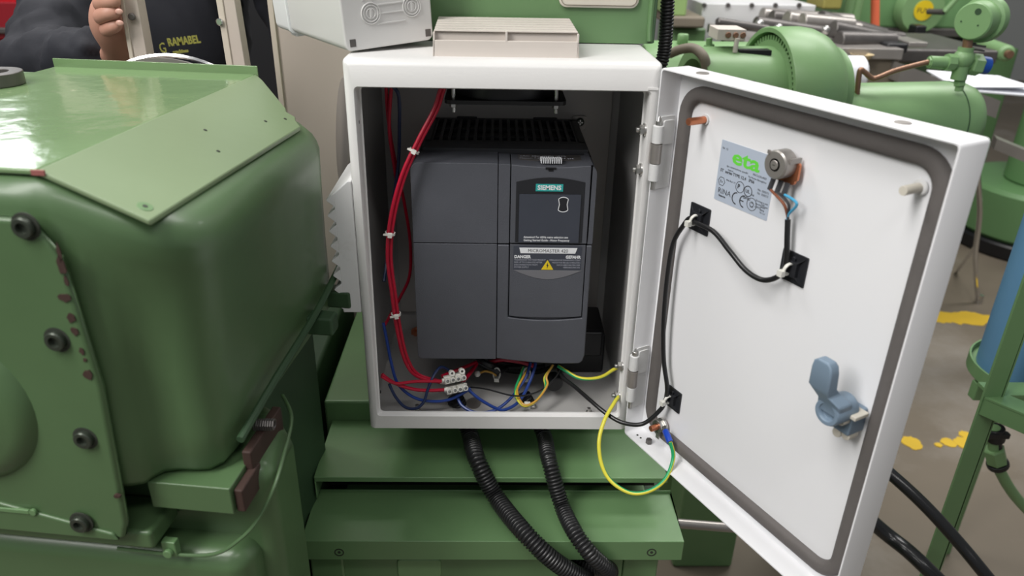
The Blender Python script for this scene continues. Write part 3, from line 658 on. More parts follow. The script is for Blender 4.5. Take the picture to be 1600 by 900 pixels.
earth('earth_wire', [(818,574,.070),(812,590,.055),(806,606,.040),(806,620,.028),(815,632,.018),(824,634,.016),(838,626,.022),(852,606,.038),(851,590,.05),(862,574,.06)], .0015, 'thin yellow-green wire loop tied at its bottom below the drive', tw=.12)
wire('orange_wire', [(826,574,.068),(816,592,.053),(808,610,.038),(814,628,.020),(824,633,.016),(840,624,.023),(855,602,.040),(854,588,.05),(864,570,.06)], .0014, 'wire_orange', 'orange-yellow wire loop running beside the thin green-yellow one')
p = aty(824,633,.020); MB().box((-.0035,-.003,-.003),(.0035,.003,.003),0,(p,X,Y,Z)).ring(p-X*.002, X, .0024, .0036, 0, .004, 14).build('cable_tie', 'nylon', label='small white tie joining the orange and green loops at their lowest point', cat='cable tie')
MB().cyl(aty(862,590,.075), aty(868,602,.06), .010, 24, ch=.001).build('cable_gland', 'black', label='black round cable gland under the drive behind the orange loop', cat='gland')
fl = MB(); fl.box((.228,.12,.004),(.286,.20,.060)).box((.236,.115,.030),(.282,.125,.066)).build('line_filter', 'black', label='black boxy component standing on the box floor at the right rear', cat='component', bevel=.003)
# control cable: pot -> mounts -> box
LO = .0068
cpts = [DV(1231,343,.010), DV(1230,372,.010), DV(1229,405,.0085), DP(mt2[0]-.003, mt2[1]-.001, F+.0085)]
cab2 = [DP(mt2[0]-.005, mt2[1]-.0035, F+.0095), DV(1212,434,.010), DV(1190,437,.012), DV(1165,422,.014), DV(1140,392,.014), DV(1115,362,.011), DP(mt1[0]+.003, mt1[1]-.001, F+.0085), DP(mt1[0]-.004, mt1[1]+.001, F+.009), DV(1068,352,.010), DV(1052,380,.012), DV(1043,430,.014), DV(1037,500,.014), DV(1037,560,.012), DV(1042,600,.011), DP(mt3[0]-.001, mt3[1]+.004, F+.0085), DP(mt3[0]-.003, mt3[1]-.002, F+.0085), DV(1032,640,.012)]
tail = [aty(1005,662,-.035), aty(975,661,-.030), aty(950,648,-.018), aty(925,628,.000), aty(900,606,.030), aty(880,590,.050), aty(872,575,.065)]
cc = thing('control_cable', DP(mt2[0], mt2[1]), 'black control cable clipped across the inside of the open door and into the box', 'cable')
MB().tube(catmull(cpts+cab2[1:]+tail, 10), .0024, 12).build('sheath', 'black_wire', cc)
pt = DP(ps, pz)
for k, (m_, off, e) in enumerate((('wire_brown', -.007, (1222,300)), ('grey_wire', .001, (1234,300)), ('wire_skyblue', .008, (1243,300)))):
    a = DP(ps+off, pz-.014, F+.010); b_ = DV(e[0]-(2-k)*1, e[1]+2, .014+.002*k)
    MB().tube(catmull([a, DP(ps+off, pz-.024, F+.013)], 6), .0021, 10).build('heat_shrink', 'grey_wire', cc)
    MB().tube(catmull([DP(ps+off, pz-.023, F+.013), DV(1224+8*k+(5 if k == 2 else 0), 318, .014), DV(1230+k*1.0, 335, .011), DV(1231, 345, .010)], 8), .0012, 8).build('core', m_, cc)
for (m_s, m_z), sgn in ((mt1, 1), (mt2, 1), (mt3, 1)):
    tb = MB(); c = DP(m_s, m_z, F+.0075)
    P = [c+(dd*math.cos(PI*.30)+Z*math.sin(PI*.30))*(.0*1)+ (Z*(.0052*math.cos(2*PI*i/24)) + nn*(.0048*math.sin(2*PI*i/24))) + dd*(.001*math.cos(2*PI*i/24)) for i in range(24)]
    tb.sweep(P, (dd*.97-Z*.2).normalized(), [(-.0006,-.0013),(-.0006,.0013),(.0006,.0013),(.0006,-.0013)])
    tb.box((-.0026,-.0026,0), (.0026,.0026,.0045), 0, (c+nn*.004-Z*.003-dd*.001, dd, Z, nn))
    tb.build('cable_tie', 'nylon', cc, label='white nylon cable tie')
# door earth strap
ep = [aty(966,620,.004), aty(958,632,-.012), aty(944,658,-.030), aty(936,690,-.045), aty(940,725,-.058), aty(955,752,-.070), aty(985,770,-.082), aty(1015,767,-.086), aty(1040,748,-.080), aty(1052,715,-.066), DV(1047,690,.016)]
es = thing('earth_strap', DV(1047,690,.016), 'bright yellow-green earth wire looping below the box from hinge bolt to door stud', 'wire')
MB().tube(catmull(ep, 12), .0022, 14, 0, mfn=lambda i, k: 0 if (k+6) % 14 < 7 else 1, twist=.028).build('earth_wire', ['earth_yellow', 'earth_green'], es)
MB().tube(catmull([DV(1047,691,.016), DV(1043,681,.014), DV(1040,674,.011)], 4), .0036, 14).build('crimp_sleeve', 'sleeve_blue', es, label='blue crimp sleeve of the ring terminal')
s_, z_ = dpx(1040,662); MB().ring(DP(s_, z_, F+.0112), nn, .0040, .0075, 0, .0012, 20).box((s_+.000, z_-.014, F+.0112), (s_+.005, z_-.005, F+.0124), 0, DF).build('ring_terminal', 'steel', es)

# ================================================================== THINGS ON TOP OF THE BOX
vc = thing('vent_filter_cover', (.155, .08, H), 'loose beige louvred vent cover lying on top of the white box', 'vent cover')
vp = [aty(677,90,.020), aty(903,92,.024)]; q0 = Vector((.0842,.0190,H)); q1 = Vector((.2212,.0215,H)); vx = (q1-q0).normalized(); vy = Vector((-vx.y, vx.x, 0)); VW = (q1-q0).length; VF = (q0, vx, vy, Z); VD = .088
c_ = MB().box((0,0,0),(VW,.0022,.0148),0,VF).box((0,VD-.002,0),(VW,VD,.020),0,VF).box((0,0,0),(.002,VD,.0215),0,VF).box((VW-.002,0,0),(VW,VD,.0215),0,VF).box((.002,.012,.0005),(VW-.002,VD-.002,.003),0,VF)
c_.build('frame', 'vent_beige', vc, bevel=.0006)
MB().box((VW/2-.001,0,.0140),(VW/2+.001,.012,.0230),0,VF).build('divider', 'vent_beige', vc)
MB().box((.002,.0065,.002),(VW-.002,.0075,.021),0,VF).build('back_wall', 'vent_beige', vc)
for i in range(6):
    y0 = .004+i*.0138; MB().box((.001,y0,.0218+.0006*i),(VW-.001,y0+.0122,.0234+.0006*i),0,VF).build('louvre_slat', 'vent_beige', vc, bevel=.0005)
# grey junction box, tilted on the left front corner
N0 = Vector((.0015, .0245, H+.0012)); ja = at(678,62,'z',H+.007)
ju = (ja-N0); JW = ju.length; ju.normalize(); jl = at(398,40,'z',H+.002); jv = (jl-N0); jv = (jv-ju*jv.dot(ju)); JV = jv.length; jv.normalize(); jw = ju.cross(jv); JF = (N0, ju, jv, jw)
jb = thing('junction_box', N0, 'light grey plastic junction box tilted on the top left corner of the white box', 'junction box')
JH = .105
MB().prism(rrect(0, 0, JW, JH, .007, 4), -.145, 0, 0, (N0, ju, jw, -jv)).build('base', 'jbox_grey', jb, bevel=.0022, segs=3)
MB().prism(rrect(-.0022, -.0022, JW+.0022, JH+.002, .008, 4), -.150, -.145, 0, (N0, ju, jw, -jv)).build('rim', 'jbox_side', jb, bevel=.001)
MB().prism(rrect(-.001, -.001, JW+.001, JH+.001, .007, 4), -.190, -.150, 0, (N0, ju, jw, -jv)).build('lid', 'jbox_side', jb, bevel=.002, segs=3)
MB().box((.012, .165, -.008), (.040, .182, .002), 0, (N0, ju, jv, jw)).build('hinge_tab', 'jbox_side', jb, bevel=.0008)
for (u_, h_) in ((.0295, .032), (JW-.022, .034)):
    c0 = N0+ju*u_+jw*h_
    e = MB()
    for ra in (.0100, .0078, .0050): e.ring(c0, -jv, ra-.0009, ra, -.0005, .0011, 28)
    e.box((-.0012,-.004,0),(.0012,.004,.0012),0,(c0, ju, jw, -jv)); e.build('screw_boss', 'jbox_grey', jb, bevel=.0003)
rb = MB()
for h_ in (.0215, .0305, .0385): rb.box((.037, h_, 0), (JW-.030, h_+.0012, .0009), 0, (N0, ju, jw, -jv))
for u_ in (.022, .031, JW-.027, JW-.018): rb.box((u_, .044, 0), (u_+.0011, .098, .0009), 0, (N0, ju, jw, -jv))
rb.build('relief_rib', 'jbox_grey', jb)
for u_ in (.005, JW-.009): MB().box((u_, .004, -.0001), (u_+.006, .011, .0004), 0, (N0, ju, jw, -jv)).build('corner_pocket', 'steel_dark', jb)

# ================================================================== MACHINE COLUMN behind the box
col = thing('machine_column', (.19, .3, -.03), 'green machine column rising directly behind the white electrical box', 'machine column')
cb = MB(); P = rrect(.03, .1165, .3130, .45, .012, 5)
cb.prism(P, H+.001, .80).box((.04,.2365,-.03),(.30,.45,H+.002)); cb.build('casting', 'green', col, bevel=0)
cvx0, cvz0 = aty(877, 12, .115).x, aty(930, 12, .115).z
MB().prism(rrect(.2075, cvz0, .2905, cvz0+.10, .008, 5), -.1168, -.1125, 0, (O0, X, Z, -Y)).build('cover_plate', 'ivory', col, bevel=.0012, label='ivory rectangular cover plate with rounded corners')
MB().sweep([Vector((x, .1123, z)) for x, z in rrect(.2100, cvz0+.0025, .2880, cvz0+.0975, .006, 4)], -Y, [(-.0003,0),(-.0003,.0006),(.0003,.0006),(.0003,0)]).build('cover_groove', 'khaki', col)
MB().tube(catmull([Vector((.306,.1160,H+.004)), Vector((.3045,.1155,.46)), Vector((.3075,.1155,.62)), Vector((.306,.116,.79))], 8), .003, 8).build('edge_bead', 'green', col)
# corrugated conduits
def conduit(pts, r, label, group=None, name='corrugated_conduit', pitch=.0036):
    P = resample(catmull(pts, 14), pitch/4); k = lambda i: r*(1.0, .95, .80, .95)[i % 4]
    return MB().tube(P, r, 20, 0, rfn=k).build(name, 'rubber', label=label, cat='conduit', group=group, angle=80)
conduit([aty(1030,108,.150), aty(1038,80,.150), aty(1042,30,.145), aty(1045,-60,.145), aty(1047,-130,.145)], .0078, 'black corrugated conduit running up beside the green column')
conduit([Vector((.097,.050,.010)), aty(733,675,.045), at(746,720,'z',-.040), at(776,778,'z',-.078), at(822,835,'z',-.084), aty(868,878,-.092), aty(915,905,-.078), Vector((.222,-.040,-.150)), Vector((.235,-.02,-.155))], .0108, 'left black corrugated conduit leaving the box bottom and sweeping right', pitch=.0040)
conduit([Vector((.180,.055,.010)), aty(848,675,.050), at(858,720,'z',-.040), at(878,790,'z',-.082), at(900,835,'z',-.087), aty(925,868,-.090), aty(950,893,-.078), Vector((.240,-.045,-.150)), Vector((.243,-.02,-.155))], .0098, 'right black corrugated conduit dropping straight from the box bottom', pitch=.0040)

# ================================================================== LATHE SLIDES under the box
sad = thing('machine_saddle', (.15, .15, FL), 'green machine saddle with stepped sheet metal covers below the white box', 'machine saddle')
MB().box((-.0760,.1005,-.20),(.36,.45,-.031)).build('slide_block', 'green', sad, bevel=.004)
b = MB(); xl, xr = -.0668, .3520
b.prism([(-.0125,-.0600),(-.0125,-.0672),(-.0100,-.0672),(-.0100,-.0625),(.1003,-.0625),(.1003,-.0600)], xl, xr, 0, (O0, Y, Z, X)); b.box((xl,-.0125,-.092),(xl+.002,.1,-.0605))
b.build('way_cover', 'green', sad, bevel=.0012, label='upper green sheet metal cover plate')
b = MB().prism([(-.0735,-.1000),(-.0735,-.1285),(-.0712,-.1285),(-.0712,-.1025),(.0070,-.1025),(.0070,-.0960),(.0090,-.0960),(.0090,-.1000)], -.0716, .3627, 0, (O0, Y, Z, X))
b.build('way_cover', 'green', sad, bevel=.0018, segs=3, label='lower green sheet metal cover plate')
MB().box((-.069,-.060,-.45),(-.030,.0,-.135)).box((-.0385,-.055,-1.0),(.300,.35,-.1035)).box((.30,-.055,-.9),(.342,.3,-.128)).build('saddle_base', 'green', sad, bevel=.003)
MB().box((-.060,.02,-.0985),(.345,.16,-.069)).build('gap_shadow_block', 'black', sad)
for px, py in ((530,863),(1018,863)):
    p = aty(px, py, -.0735); MB().ring(p, -Y, .0042, .0055, 0, .0004, 24).cyl(p+Y*.0005, p-Y*.0003, .0018, 12).build('cover_screw', 'bolt_black', sad)
p = aty(655,884,-.055); MB().prism(rrect(p.x-.026, p.z-.018, p.x+.026, p.z+.012, .006, 4), .052, .0572, 0, (O0, X, Z, -Y)).build('access_recess', 'green_pale', sad, bevel=.002)
p = aty(935,895,-.055); MB().cyl(p+Y*.002, p-Y*.0012, .024, 32).build('conduit_hole', 'black', sad)
MB().cyl(aty(1050,817,.10), aty(1150,825,.10), .0068, 20, ch=.001).build('steel_shaft', 'steel_satin', label='short round steel shaft sticking out right of the green saddle', cat='shaft')
MB().box((.345,.06,-.30),(.372,.2,-.16)).build('bearing_bracket', 'green_dark', sad, bevel=.003)
# machine bed in the gap, its near-black green stands in for the shade there
MB().box((-.30,-.02,FL),(-.095,.43,-.02)).build('machine_bed', 'green_dark', label='green machine bed between headstock and saddle, darkened for the shade of the gap', cat='machine bed', bevel=.006)

# ================================================================== LEFT HEADSTOCK
a7 = math.radians(7); hX = Vector((math.cos(a7), -math.sin(a7), 0)); hY = Vector((math.sin(a7), math.cos(a7), 0)); HO = Vector((-.1482, -.243, 0)); HF = (HO, hX, hY, Z)
HV = lambda x, y, z: HO+hX*x+hY*y+Z*z
hd = thing('machine_headstock', HV(-.2, .15, FL), 'large glossy green cast headstock with a bolted lid on the left', 'headstock')
ZT = .3795; SL = .47
Tz = lambda x: ZT-max(0, x)*SL
# plan outline (counter-clockwise from front left)
out = [(-.50,-.014), (-.2,-.014), (-.02,-.014), (.000,-.013), (.012,-.011), (.0235,-.006), (.0275,.002), (.032,.008), (.042,.011), (.054,.012), (.066,.015), (.075,.025), (.0785,.045), (.0785,.12), (.082,.20), (.083,.265), (.078,.285), (.062,.294), (.03,.296), (-.2,.34), (-.50,.34)]
# smooth densify
def rings(out, levels):
    mb = MB(); n = len(out)
    for ins, zf in levels:
        for i, (x, y) in enumerate(out):
            a = Vector(out[(i-1) % n]); c = Vector(out[(i+1) % n]); t = (c-a).normalized(); nrm = Vector((t.y, -t.x))
            q = Vector((x, y))-nrm*ins
            mb.v.append(HV(q.x, q.y, zf(q.x, q.y)))
    for k in range(len(levels)-1):
        for i in range(n): j = (i+1) % n; mb.f.append([k*n+i, k*n+j, (k+1)*n+j, (k+1)*n+i]); mb.m.append(0)
    mb.f.append(list(range(n))); mb.m.append(0); mb.f.append([(len(levels)-1)*n+i for i in range(n)]); mb.m.append(0)
    return mb
zb = lambda x, y: .128+.08*max(0, y)*.9
def blend(ox, oy):   # upper outline flares out under the lid
    pass
out_top = [(-.50,-.014), (-.2,-.014), (-.02,-.014), (.000,-.013), (.014,-.011), (.028,-.008), (.042,-.005), (.055,-.001), (.067,.005), (.077,.014), (.084,.026), (.088,.042), (.090,.065), (.090,.12), (.089,.20), (.087,.262), (.081,.284), (.066,.294), (.03,.297), (-.2,.34), (-.50,.34)]
mb = MB(); n = len(out)
lev = [(.020, 0, 1, 0), (.012, .0012, 1, 0), (.006, .005, 1, 0), (.002, .011, 1, 0), (0, .018, 1, 0)]
def nrm_in(O, i):
    a = Vector(O[(i-1) % n]); c = Vector(O[(i+1) % n]); t = (c-a).normalized(); return Vector((t.y, -t.x))
allr = []
for ins, dr, _, _ in lev:
    allr.append([(Vector(out_top[i])-nrm_in(out_top, i)*ins, dr, None) for i in range(n)])
for f in (.15, .35, .6, .85, 1.0):
    allr.append([(Vector(out_top[i]).lerp(Vector(out[i]), f**.8), None, f*.55) for i in range(n)])
allr.append([(Vector(out[i]), None, .8) for i in range(n)])
for ins, k in ((0, .955), (.004, .985), (.012, 1.0)):
    allr.append([(Vector(out[i])-nrm_in(out, i)*ins, None, k) for i in range(n)])
for R_ in allr:
    for q, dr, k in R_:
        ztop = Tz(q.x)-.018
        z = Tz(q.x)-dr if k is None else ztop+(zb(q.x, q.y)-ztop)*k
        mb.v.append(HV(q.x, q.y, z))
for k in range(len(allr)-1):
    for i in range(n): j = (i+1) % n; mb.f.append([k*n+i, k*n+j, (k+1)*n+j, (k+1)*n+i]); mb.m.append(0)
mb.f.append(list(range(n))); mb.m.append(0); mb.f.append([(len(allr)-1)*n+i for i in range(n)]); mb.m.append(0)
mb.build('casting', 'green_head_shaded', hd, angle=75)
# front pad with bolts
padp = [(-.50, .086), (.0045, .0875), (.010, .105), (.0185, .23), (.014, .330), (.002, .352), (-.006, .356), (-.50, .356)]
MB().prism(padp, .013, .0205, 0, (HO, hX, Z, -hY)).build('front_pad', 'green_head_shaded', hd, bevel=.004, segs=3)
MB().lathe([(0,.030),(.052,.030),(.060,.027),(.068,.020),(.070,.012)], HV(-.105, 0, .205), -hY, 48).build('round_boss', 'green_head_shaded', hd, angle=60)
MB().prism([(-.5,.088),(.002,.088),(-.002,.095),(-.11,.121),(-.5,.124)], .019, .0228, 0, (HO, hX, Z, -hY)).build('lower_ledge', 'green_head_shaded', hd, bevel=.003, segs=3)
MB().box((-.13,.1085,.0215),(-.0665,.1125,.0238),0,(HO,hX,Z,-hY)).cyl(HO+hX*-.0635+Z*.1105-hY*.0215, HO+hX*-.0635+Z*.1105-hY*.0240, .0030, 14).build('raised_lettering_bar', 'green', hd, bevel=.0006)
def mpx(px, py, yy):
    d = ray(px, py); o = HO+hY*yy; q = CAM+d*((o-CAM).dot(hY)/d.dot(hY)); return (q-HO).dot(hX), q.z
for px, py in ((38,355),(88,532),(132,686),(126,818)):
    k_ = -.0228 if py > 800 else -.0205; x, z = mpx(px, py, k_-.001); c = HV(x, k_, z)
    bm_ = MB().ring(c+hY*.001, -hY, .0074, .0095, 0, .0012, 28, 1)
    bm_.lathe([(0,-.0),(.0072,0),(.0072,.0035),(.0064,.0043),(.0040,.0043),(.0036,.0015),(0,.0015)], c, -hY, 24, 0)
    bm_.build('socket_bolt', ['bolt_black', 'scuff_dark'], hd, label='black socket head bolt in a counterbore')
# lid
lid = MB(); th = .0042
yf = .0008; A_ = (-.55, yf-.003); z0 = ZT+.0003
xr_, yb = .0705, .275
def lidp(pts, name, m='green_lid'):
    mb = MB(); k = len(pts); mb.v = [HV(x, y, (Tz(x)+.0004 if x > 0 else z0)) for x, y in pts]+[HV(x, y, (Tz(x)+.0004 if x > 0 else z0)+th) for x, y in pts]
    mb.f = [list(range(k-1,-1,-1)), list(range(k, 2*k))]+[[i, (i+1) % k, k+(i+1) % k, k+i] for i in range(k)]; mb.m = [0]*len(mb.f)
    return mb
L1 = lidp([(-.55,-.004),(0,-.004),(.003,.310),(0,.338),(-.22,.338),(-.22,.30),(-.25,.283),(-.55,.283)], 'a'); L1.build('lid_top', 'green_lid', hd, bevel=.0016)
L2 = lidp([(0.0002,-.004),(.068,-.001),(.0725,.262),(.064,.272),(.0615,.279),(.052,.281),(.049,.288),(.010,.330),(0.0002,.337)], 'b'); L2.build('lid_slope', 'green_slope_sheen', hd, bevel=.0014)
MB().box((-.222,.336,ZT),(.003,.338,ZT+.0125),0,HF).build('lid_flange', 'green_lid', hd, bevel=.0004)
for x, y in ((.0585,.012),(.050,.235),(.058,.262),(.030,.16),(.0515,.135)):
    big = y == .012; r_ = .0052 if big else .0016; c = HV(x, y, Tz(x)+.0046)
    nz = (Z+hX*SL).normalized()
    s_ = MB().cyl(c-nz*.001, c+nz*.0004, r_, 20, 0, ch=.0002); s_.cyl(c, c+nz*.0006, r_*.35, 8, 1); s_.build('lid_screw', ['green' if big else 'scuff_dark', 'scuff_dark'], hd)
# bare patches of primer on the edges
for k, (px, py, rx, ry) in enumerate(((92,395,3,14),(95,415,7,14),(100,466,10,6),(103,440,3,8),(110,497,7,8),(116,518,7,7),(127,549,4,6),(137,586,7,9),(132,563,3,3),(184,774,6,3))):
    x, z = mpx(px, py, -.0213); sc_ = .45/FPX; MB().prism(blob(x, z, rx*sc_*1.15, ry*sc_*1.2, 12, k+3, .3), .0205, .0212 if py < 770 else .0232, 0, (HO, hX, Z, -hY)).build('bare_patch', 'primer_chip', hd, label='brown-red patch where the green paint has chipped')
ch = MB(); x, z = mpx(45, 315, -.02)
for k, (px, py) in enumerate(((62,262),)):
    pass
MB().box((-.0035,-.0046,z0+.0004),(.0055,-.0030,z0+.0038),0,HF).build('bare_patch', 'primer_red', hd, label='red primer showing on the lid edge')
x, z = mpx(265, 757, -.001); MB().prism(blob(x, z, .014, .003, 16, 4, .3), -.016, -.0145, 0, (HO, hX, Z, -hY))
# ledge box, brown bracket with spring, lower base, cable
MB().box((.020,.0005,.1040),(.0880,.10,.1300),0,HF).build('ledge_box', 'green_head_shaded', hd, bevel=.0012)
MB().prism([(-.5,.030),(.106,.030),(.105,.085),(.07,.13),(-.5,.130)], FL, .1255, 0, HF).build('base_upper', 'green_head_shaded', hd, bevel=.016, segs=4)
MB().prism([(-.5,.002),(.088,.002),(.094,.09),(.06,.14),(-.5,.14)], FL, .0535, 0, HF).build('base_lower', 'green_head_shaded', hd, bevel=.018, segs=4)
MB().box((-.5,-.012,.0700),(.022,.03,.0890),0,HF).build('base_step', 'green_head_shaded', hd, bevel=.004)
bk = MB().box((.0885,.004,.1040),(.096,.040,.1260),0,HF).box((.086,.030,.118),(.094,.095,.143),0,HF); bk.build('rusty_bracket', 'primer_chip', hd, bevel=.0015)
MB().tube([HV(.084+.018*t/60, .062+.0045*math.cos(t*.9), .1460+.0045*math.sin(t*.9)+.002*t/60) for t in range(61)], .0010, 6).build('spring', 'steel_dark', hd)
wirep = [HV(-.02,.0,.0555), HV(.03,-.001,.0560), HV(.065,.000,.0600), HV(.085,.006,.0720), HV(.098,.018,.0850), HV(.107,.035,.105), HV(.1075,.06,.120), HV(.100,.10,.128), HV(.080,.13,.130)]
MB().tube(catmull(wirep, 8), .0016, 8).build('oil_pipe', 'green_head_shaded', hd)
x, z = mpx(267, 855, .0); MB().box((x-.006,-.003,z-.008),(x+.006,.004,z+.008),0,HF).cyl(HV(x,-.003,z-.002), HV(x,-.007,z-.002), .004, 14, 0).build('pipe_clip', 'green', hd, bevel=.001)
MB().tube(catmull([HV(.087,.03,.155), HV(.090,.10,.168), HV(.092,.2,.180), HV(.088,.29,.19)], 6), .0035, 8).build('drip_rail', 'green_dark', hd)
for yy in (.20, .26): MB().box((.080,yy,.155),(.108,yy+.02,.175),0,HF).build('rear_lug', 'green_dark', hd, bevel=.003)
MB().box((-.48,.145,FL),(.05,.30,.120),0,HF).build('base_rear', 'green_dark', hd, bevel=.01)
rg = HV(-.212,.235,ZT+.0047); MB().ring(rg, Z, .014, .026, 0, .012, 40).build('steel_ring', 'steel_dark', label='grey steel ring resting on the headstock lid at the left edge', cat='ring', bevel=.001)

# ================================================================== THINGS BEHIND THE HEADSTOCK
hc = aty(276, 252, .175); R_ = hc.z*0+ (aty(276,88,.175)-hc).length
hw = thing('handwheel', hc-Z*R_, 'bright steel handwheel rim showing just above the back edge of the lid', 'handwheel')
MB().lathe([(R_-.003,-.004),(R_,-.003),(R_+.0004,0),(R_,.003),(R_-.003,.004),(R_-.0045,0)], hc, Vector((.06,-1,.25)), 72, 0, closed=True).build('rim', 'chrome', hw)
MB().cyl(hc+Y*.000, hc+Y*.004, R_-.004, 48).build('web', 'steel_satin', hw); MB().cyl(hc-Y*.02, hc+Y*.03, .025, 24).build('hub', 'steel', hw)
dc = aty(548, 207, .27); ad = Vector((-1,-.30,.12)).normalized()
dk = thing('steel_disc', dc-Z*.075, 'steel disc seen nearly edge-on just left of the white box', 'disc')
MB().lathe([(0,-.010),(.068,-.010),(.072,-.008),(.072,.010),(.068,.012),(0,.012)], dc, ad, 56).build('disc', 'steel_satin', dk); MB().cyl(dc-ad*.08, dc, .018, 20).build('spindle', 'steel', dk)
# cream sheet panel
e0 = aty(380, 0, .34); e1 = aty(398, 125, .34)
cp = thing('cream_panel', (-.05, .37, -.6), 'plain cream painted metal panel standing behind headstock and white box', 'panel')
MB().box((e0.x+.004,.460,-.6),(.10,.475,.85)).build('sheet', 'cream', cp)
MB().box((e0.x-.002,.455,-.6),(e0.x+.006,.480,.85)).build('edge_strip', 'cream_edge', cp, bevel=.001)
# guard frame with two posts
gf = thing('guard_frame', (-.37, .25, .1), 'cream metal window frame held by the person in the dark sweater', 'frame')
def slant(px0, py0, px1, py1, y, wpx, dep=.02, ext=1.5):
    a = aty(px0, py0, y); b_ = aty(px1, py1, y); a2 = b_+(a-b_)*ext*1.6; b2 = a+(b_-a)*1.9; wd = wpx*1.0/FPX
    return a2, b2, wd
def post(px0, px1, y, wpx, dep=.022):
    a, b_, wd = slant(px0, 0, px1, 108, y, wpx); t = (a-b_).normalized(); sx = X-t*X.dot(t); sx.normalize(); f = sx.cross(t)
    L = (a-b_).length; return MB().box((-wd*.5,-dep/2,0),(wd*.5,dep/2,L),0,(b_,sx,-f,t)), (a, b_)
m1_, e1_ = post(206, 226, .25, 26); p1_ = m1_.build('post', 'cream', gf, bevel=.0012)
m1b, _ = post(193, 212, .243, 6, .012); m1b.build('post_lip', 'cream_edge', gf, bevel=.001)
m2_, e2_ = post(358, 376, .25, 24); p2_ = m2_.build('post', 'cream', gf, bevel=.0012)
m2b, _ = post(345, 362, .243, 9, .012); m2b.build('post_lip', 'cream_edge', gf, bevel=.001)
for e in (0, 1):
    a, b_ = e1_[e], e2_[e]; MB().box((-.01,-.011,-.012),((b_-a).length+.01,.011,.012),0,(a,(b_-a).normalized(),Y,Z)).build('rail', 'cream', gf, bevel=.001)
for px, py, m_ in ((207,26,'steel_dark'),(344,34,'chrome')):
    p = aty(px, py, .237); MB().cyl(p, p-Y*.004, .0042, 16, ch=.001).build('post_screw', m_, gf)
MB().box((-1.9,2.0,FL),(-1.22,2.6,.30)).box((-1.9,1.98,.14),(-1.24,2.0,.26),1).box((-1.9,1.98,-.12),(-1.24,2.0,.12),1).box((-1.62,1.96,.16),(-1.30,1.985,.18),2).build('tool_cabinet', ['red_paint','red_deep','steel_dark'], label='red metal tool cabinet in the far left background', cat='cabinet', bevel=.006)

MB().box((-.62,1.5,FL),(-.18,1.9,.75)).box((-.58,1.495,-.2),(-.22,1.5,.65)).build('dark_locker', 'black', label='dark locker standing behind the person next to the cream panel', cat='locker', bevel=.005)
MB().box((-1.08,1.45,FL),(-.86,1.5,.75)).build('cream_partition', 'cream', label='cream partition panel at top left behind the person\'s shoulder', cat='partition', bevel=.003)
# ================================================================== PERSON
per = thing('person', (-.50, .70, FL), 'person in a dark navy sweater gripping the cream frame behind the headstock', 'person')
def skin_mesh(name, verts, edges, rad, m, parent, sub=2, root=0, label=None):
    off = OFF[parent.name]; me = bpy.data.meshes.new(name); me.from_pydata([Vector(v)-off for v in verts], edges, []); me.materials.append(M[m])
    o = bpy.data.objects.new(name, me); C.objects.link(o); o.parent = parent; OFF[o.name] = off
    o.modifiers.new('skin', 'SKIN').use_smooth_shade = True
    sv = me.skin_vertices[0].data if me.skin_vertices else None
    if sv is None:
        bm = bmesh.new(); bm.from_mesh(me); bm.verts.layers.skin.verify(); bm.to_mesh(me); bm.free(); sv = me.skin_vertices[0].data
    for i, r in enumerate(rad): sv[i].radius = r if isinstance(r, tuple) else (r, r)
    sv[root].use_root = True
    q = o.modifiers.new('sub', 'SUBSURF'); q.levels = sub; q.render_levels = sub
    if label: o['label'] = label
    return o
Bx, By = -.46, .70
hand = aty(176, 52, .245); wrist = aty(174, 90, .305); elbow = aty(64, 112, .41); shl = aty(118, -60, .66)
shr = Vector((-.18, .70, .50)); 
V_ = [(Bx,By,-.02),(Bx,By,.14),(Bx,By-.01,.30),(Bx,By,.44),(Bx,By,.54),(Bx,By,.60)]
V_ += [tuple(shl.lerp(Vector((Bx,By,.46)), .35)), tuple(shl), tuple(shl.lerp(elbow,.5)), tuple(elbow), tuple(elbow.lerp(wrist,.5)), tuple(wrist)]
V_ += [(Bx+.13,By,.50),(Bx+.22,By,.47),(Bx+.27,By+.02,.28),(Bx+.26,By-.03,.12),(Bx+.2,By-.15,.06)]
E_ = [(0,1),(1,2),(2,3),(3,4),(4,5),(3,6),(6,7),(7,8),(8,9),(9,10),(10,11),(3,12),(12,13),(13,14),(14,15),(15,16)]
Rd = [(.16,.12),(.155,.115),(.17,.125),(.17,.12),(.08,.08),(.055,.055),(.08,.08),(.070,.070),(.062,.062),(.060,.060),(.052,.052),(.040,.040),(.08,.08),(.07,.07),(.055,.055),(.05,.05),(.04,.04)]
swt = skin_mesh('sweater', V_, E_, Rd, 'navy_cloth', per, 3, 0, 'dark navy sweater with creased sleeve')
tx = swt.modifiers.new('creases', 'DISPLACE'); tt = bpy.data.textures.new('creases', 'CLOUDS'); tt.noise_scale = .045; tt.noise_depth = 3; tx.texture = tt; tx.strength = .034; tx.mid_level = .5
skin_mesh('trousers', [(Bx,By,0),(Bx-.09,By,-.08),(Bx-.10,By,-.5),(Bx-.10,By+.02,-.93),(Bx+.09,By,-.08),(Bx+.10,By,-.5),(Bx+.10,By+.02,-.93)], [(0,1),(1,2),(2,3),(0,4),(4,5),(5,6)], [(.16,.12),.09,.07,.055,.09,.07,.055], 'trouser', per)
for s in (-1, 1): MB().prism(rrect(Bx+s*.10-.045, By-.16, Bx+s*.10+.045, By+.09, .04, 4), FL, FL+.07).build('shoe', 'black', per, bevel=.02, segs=3)
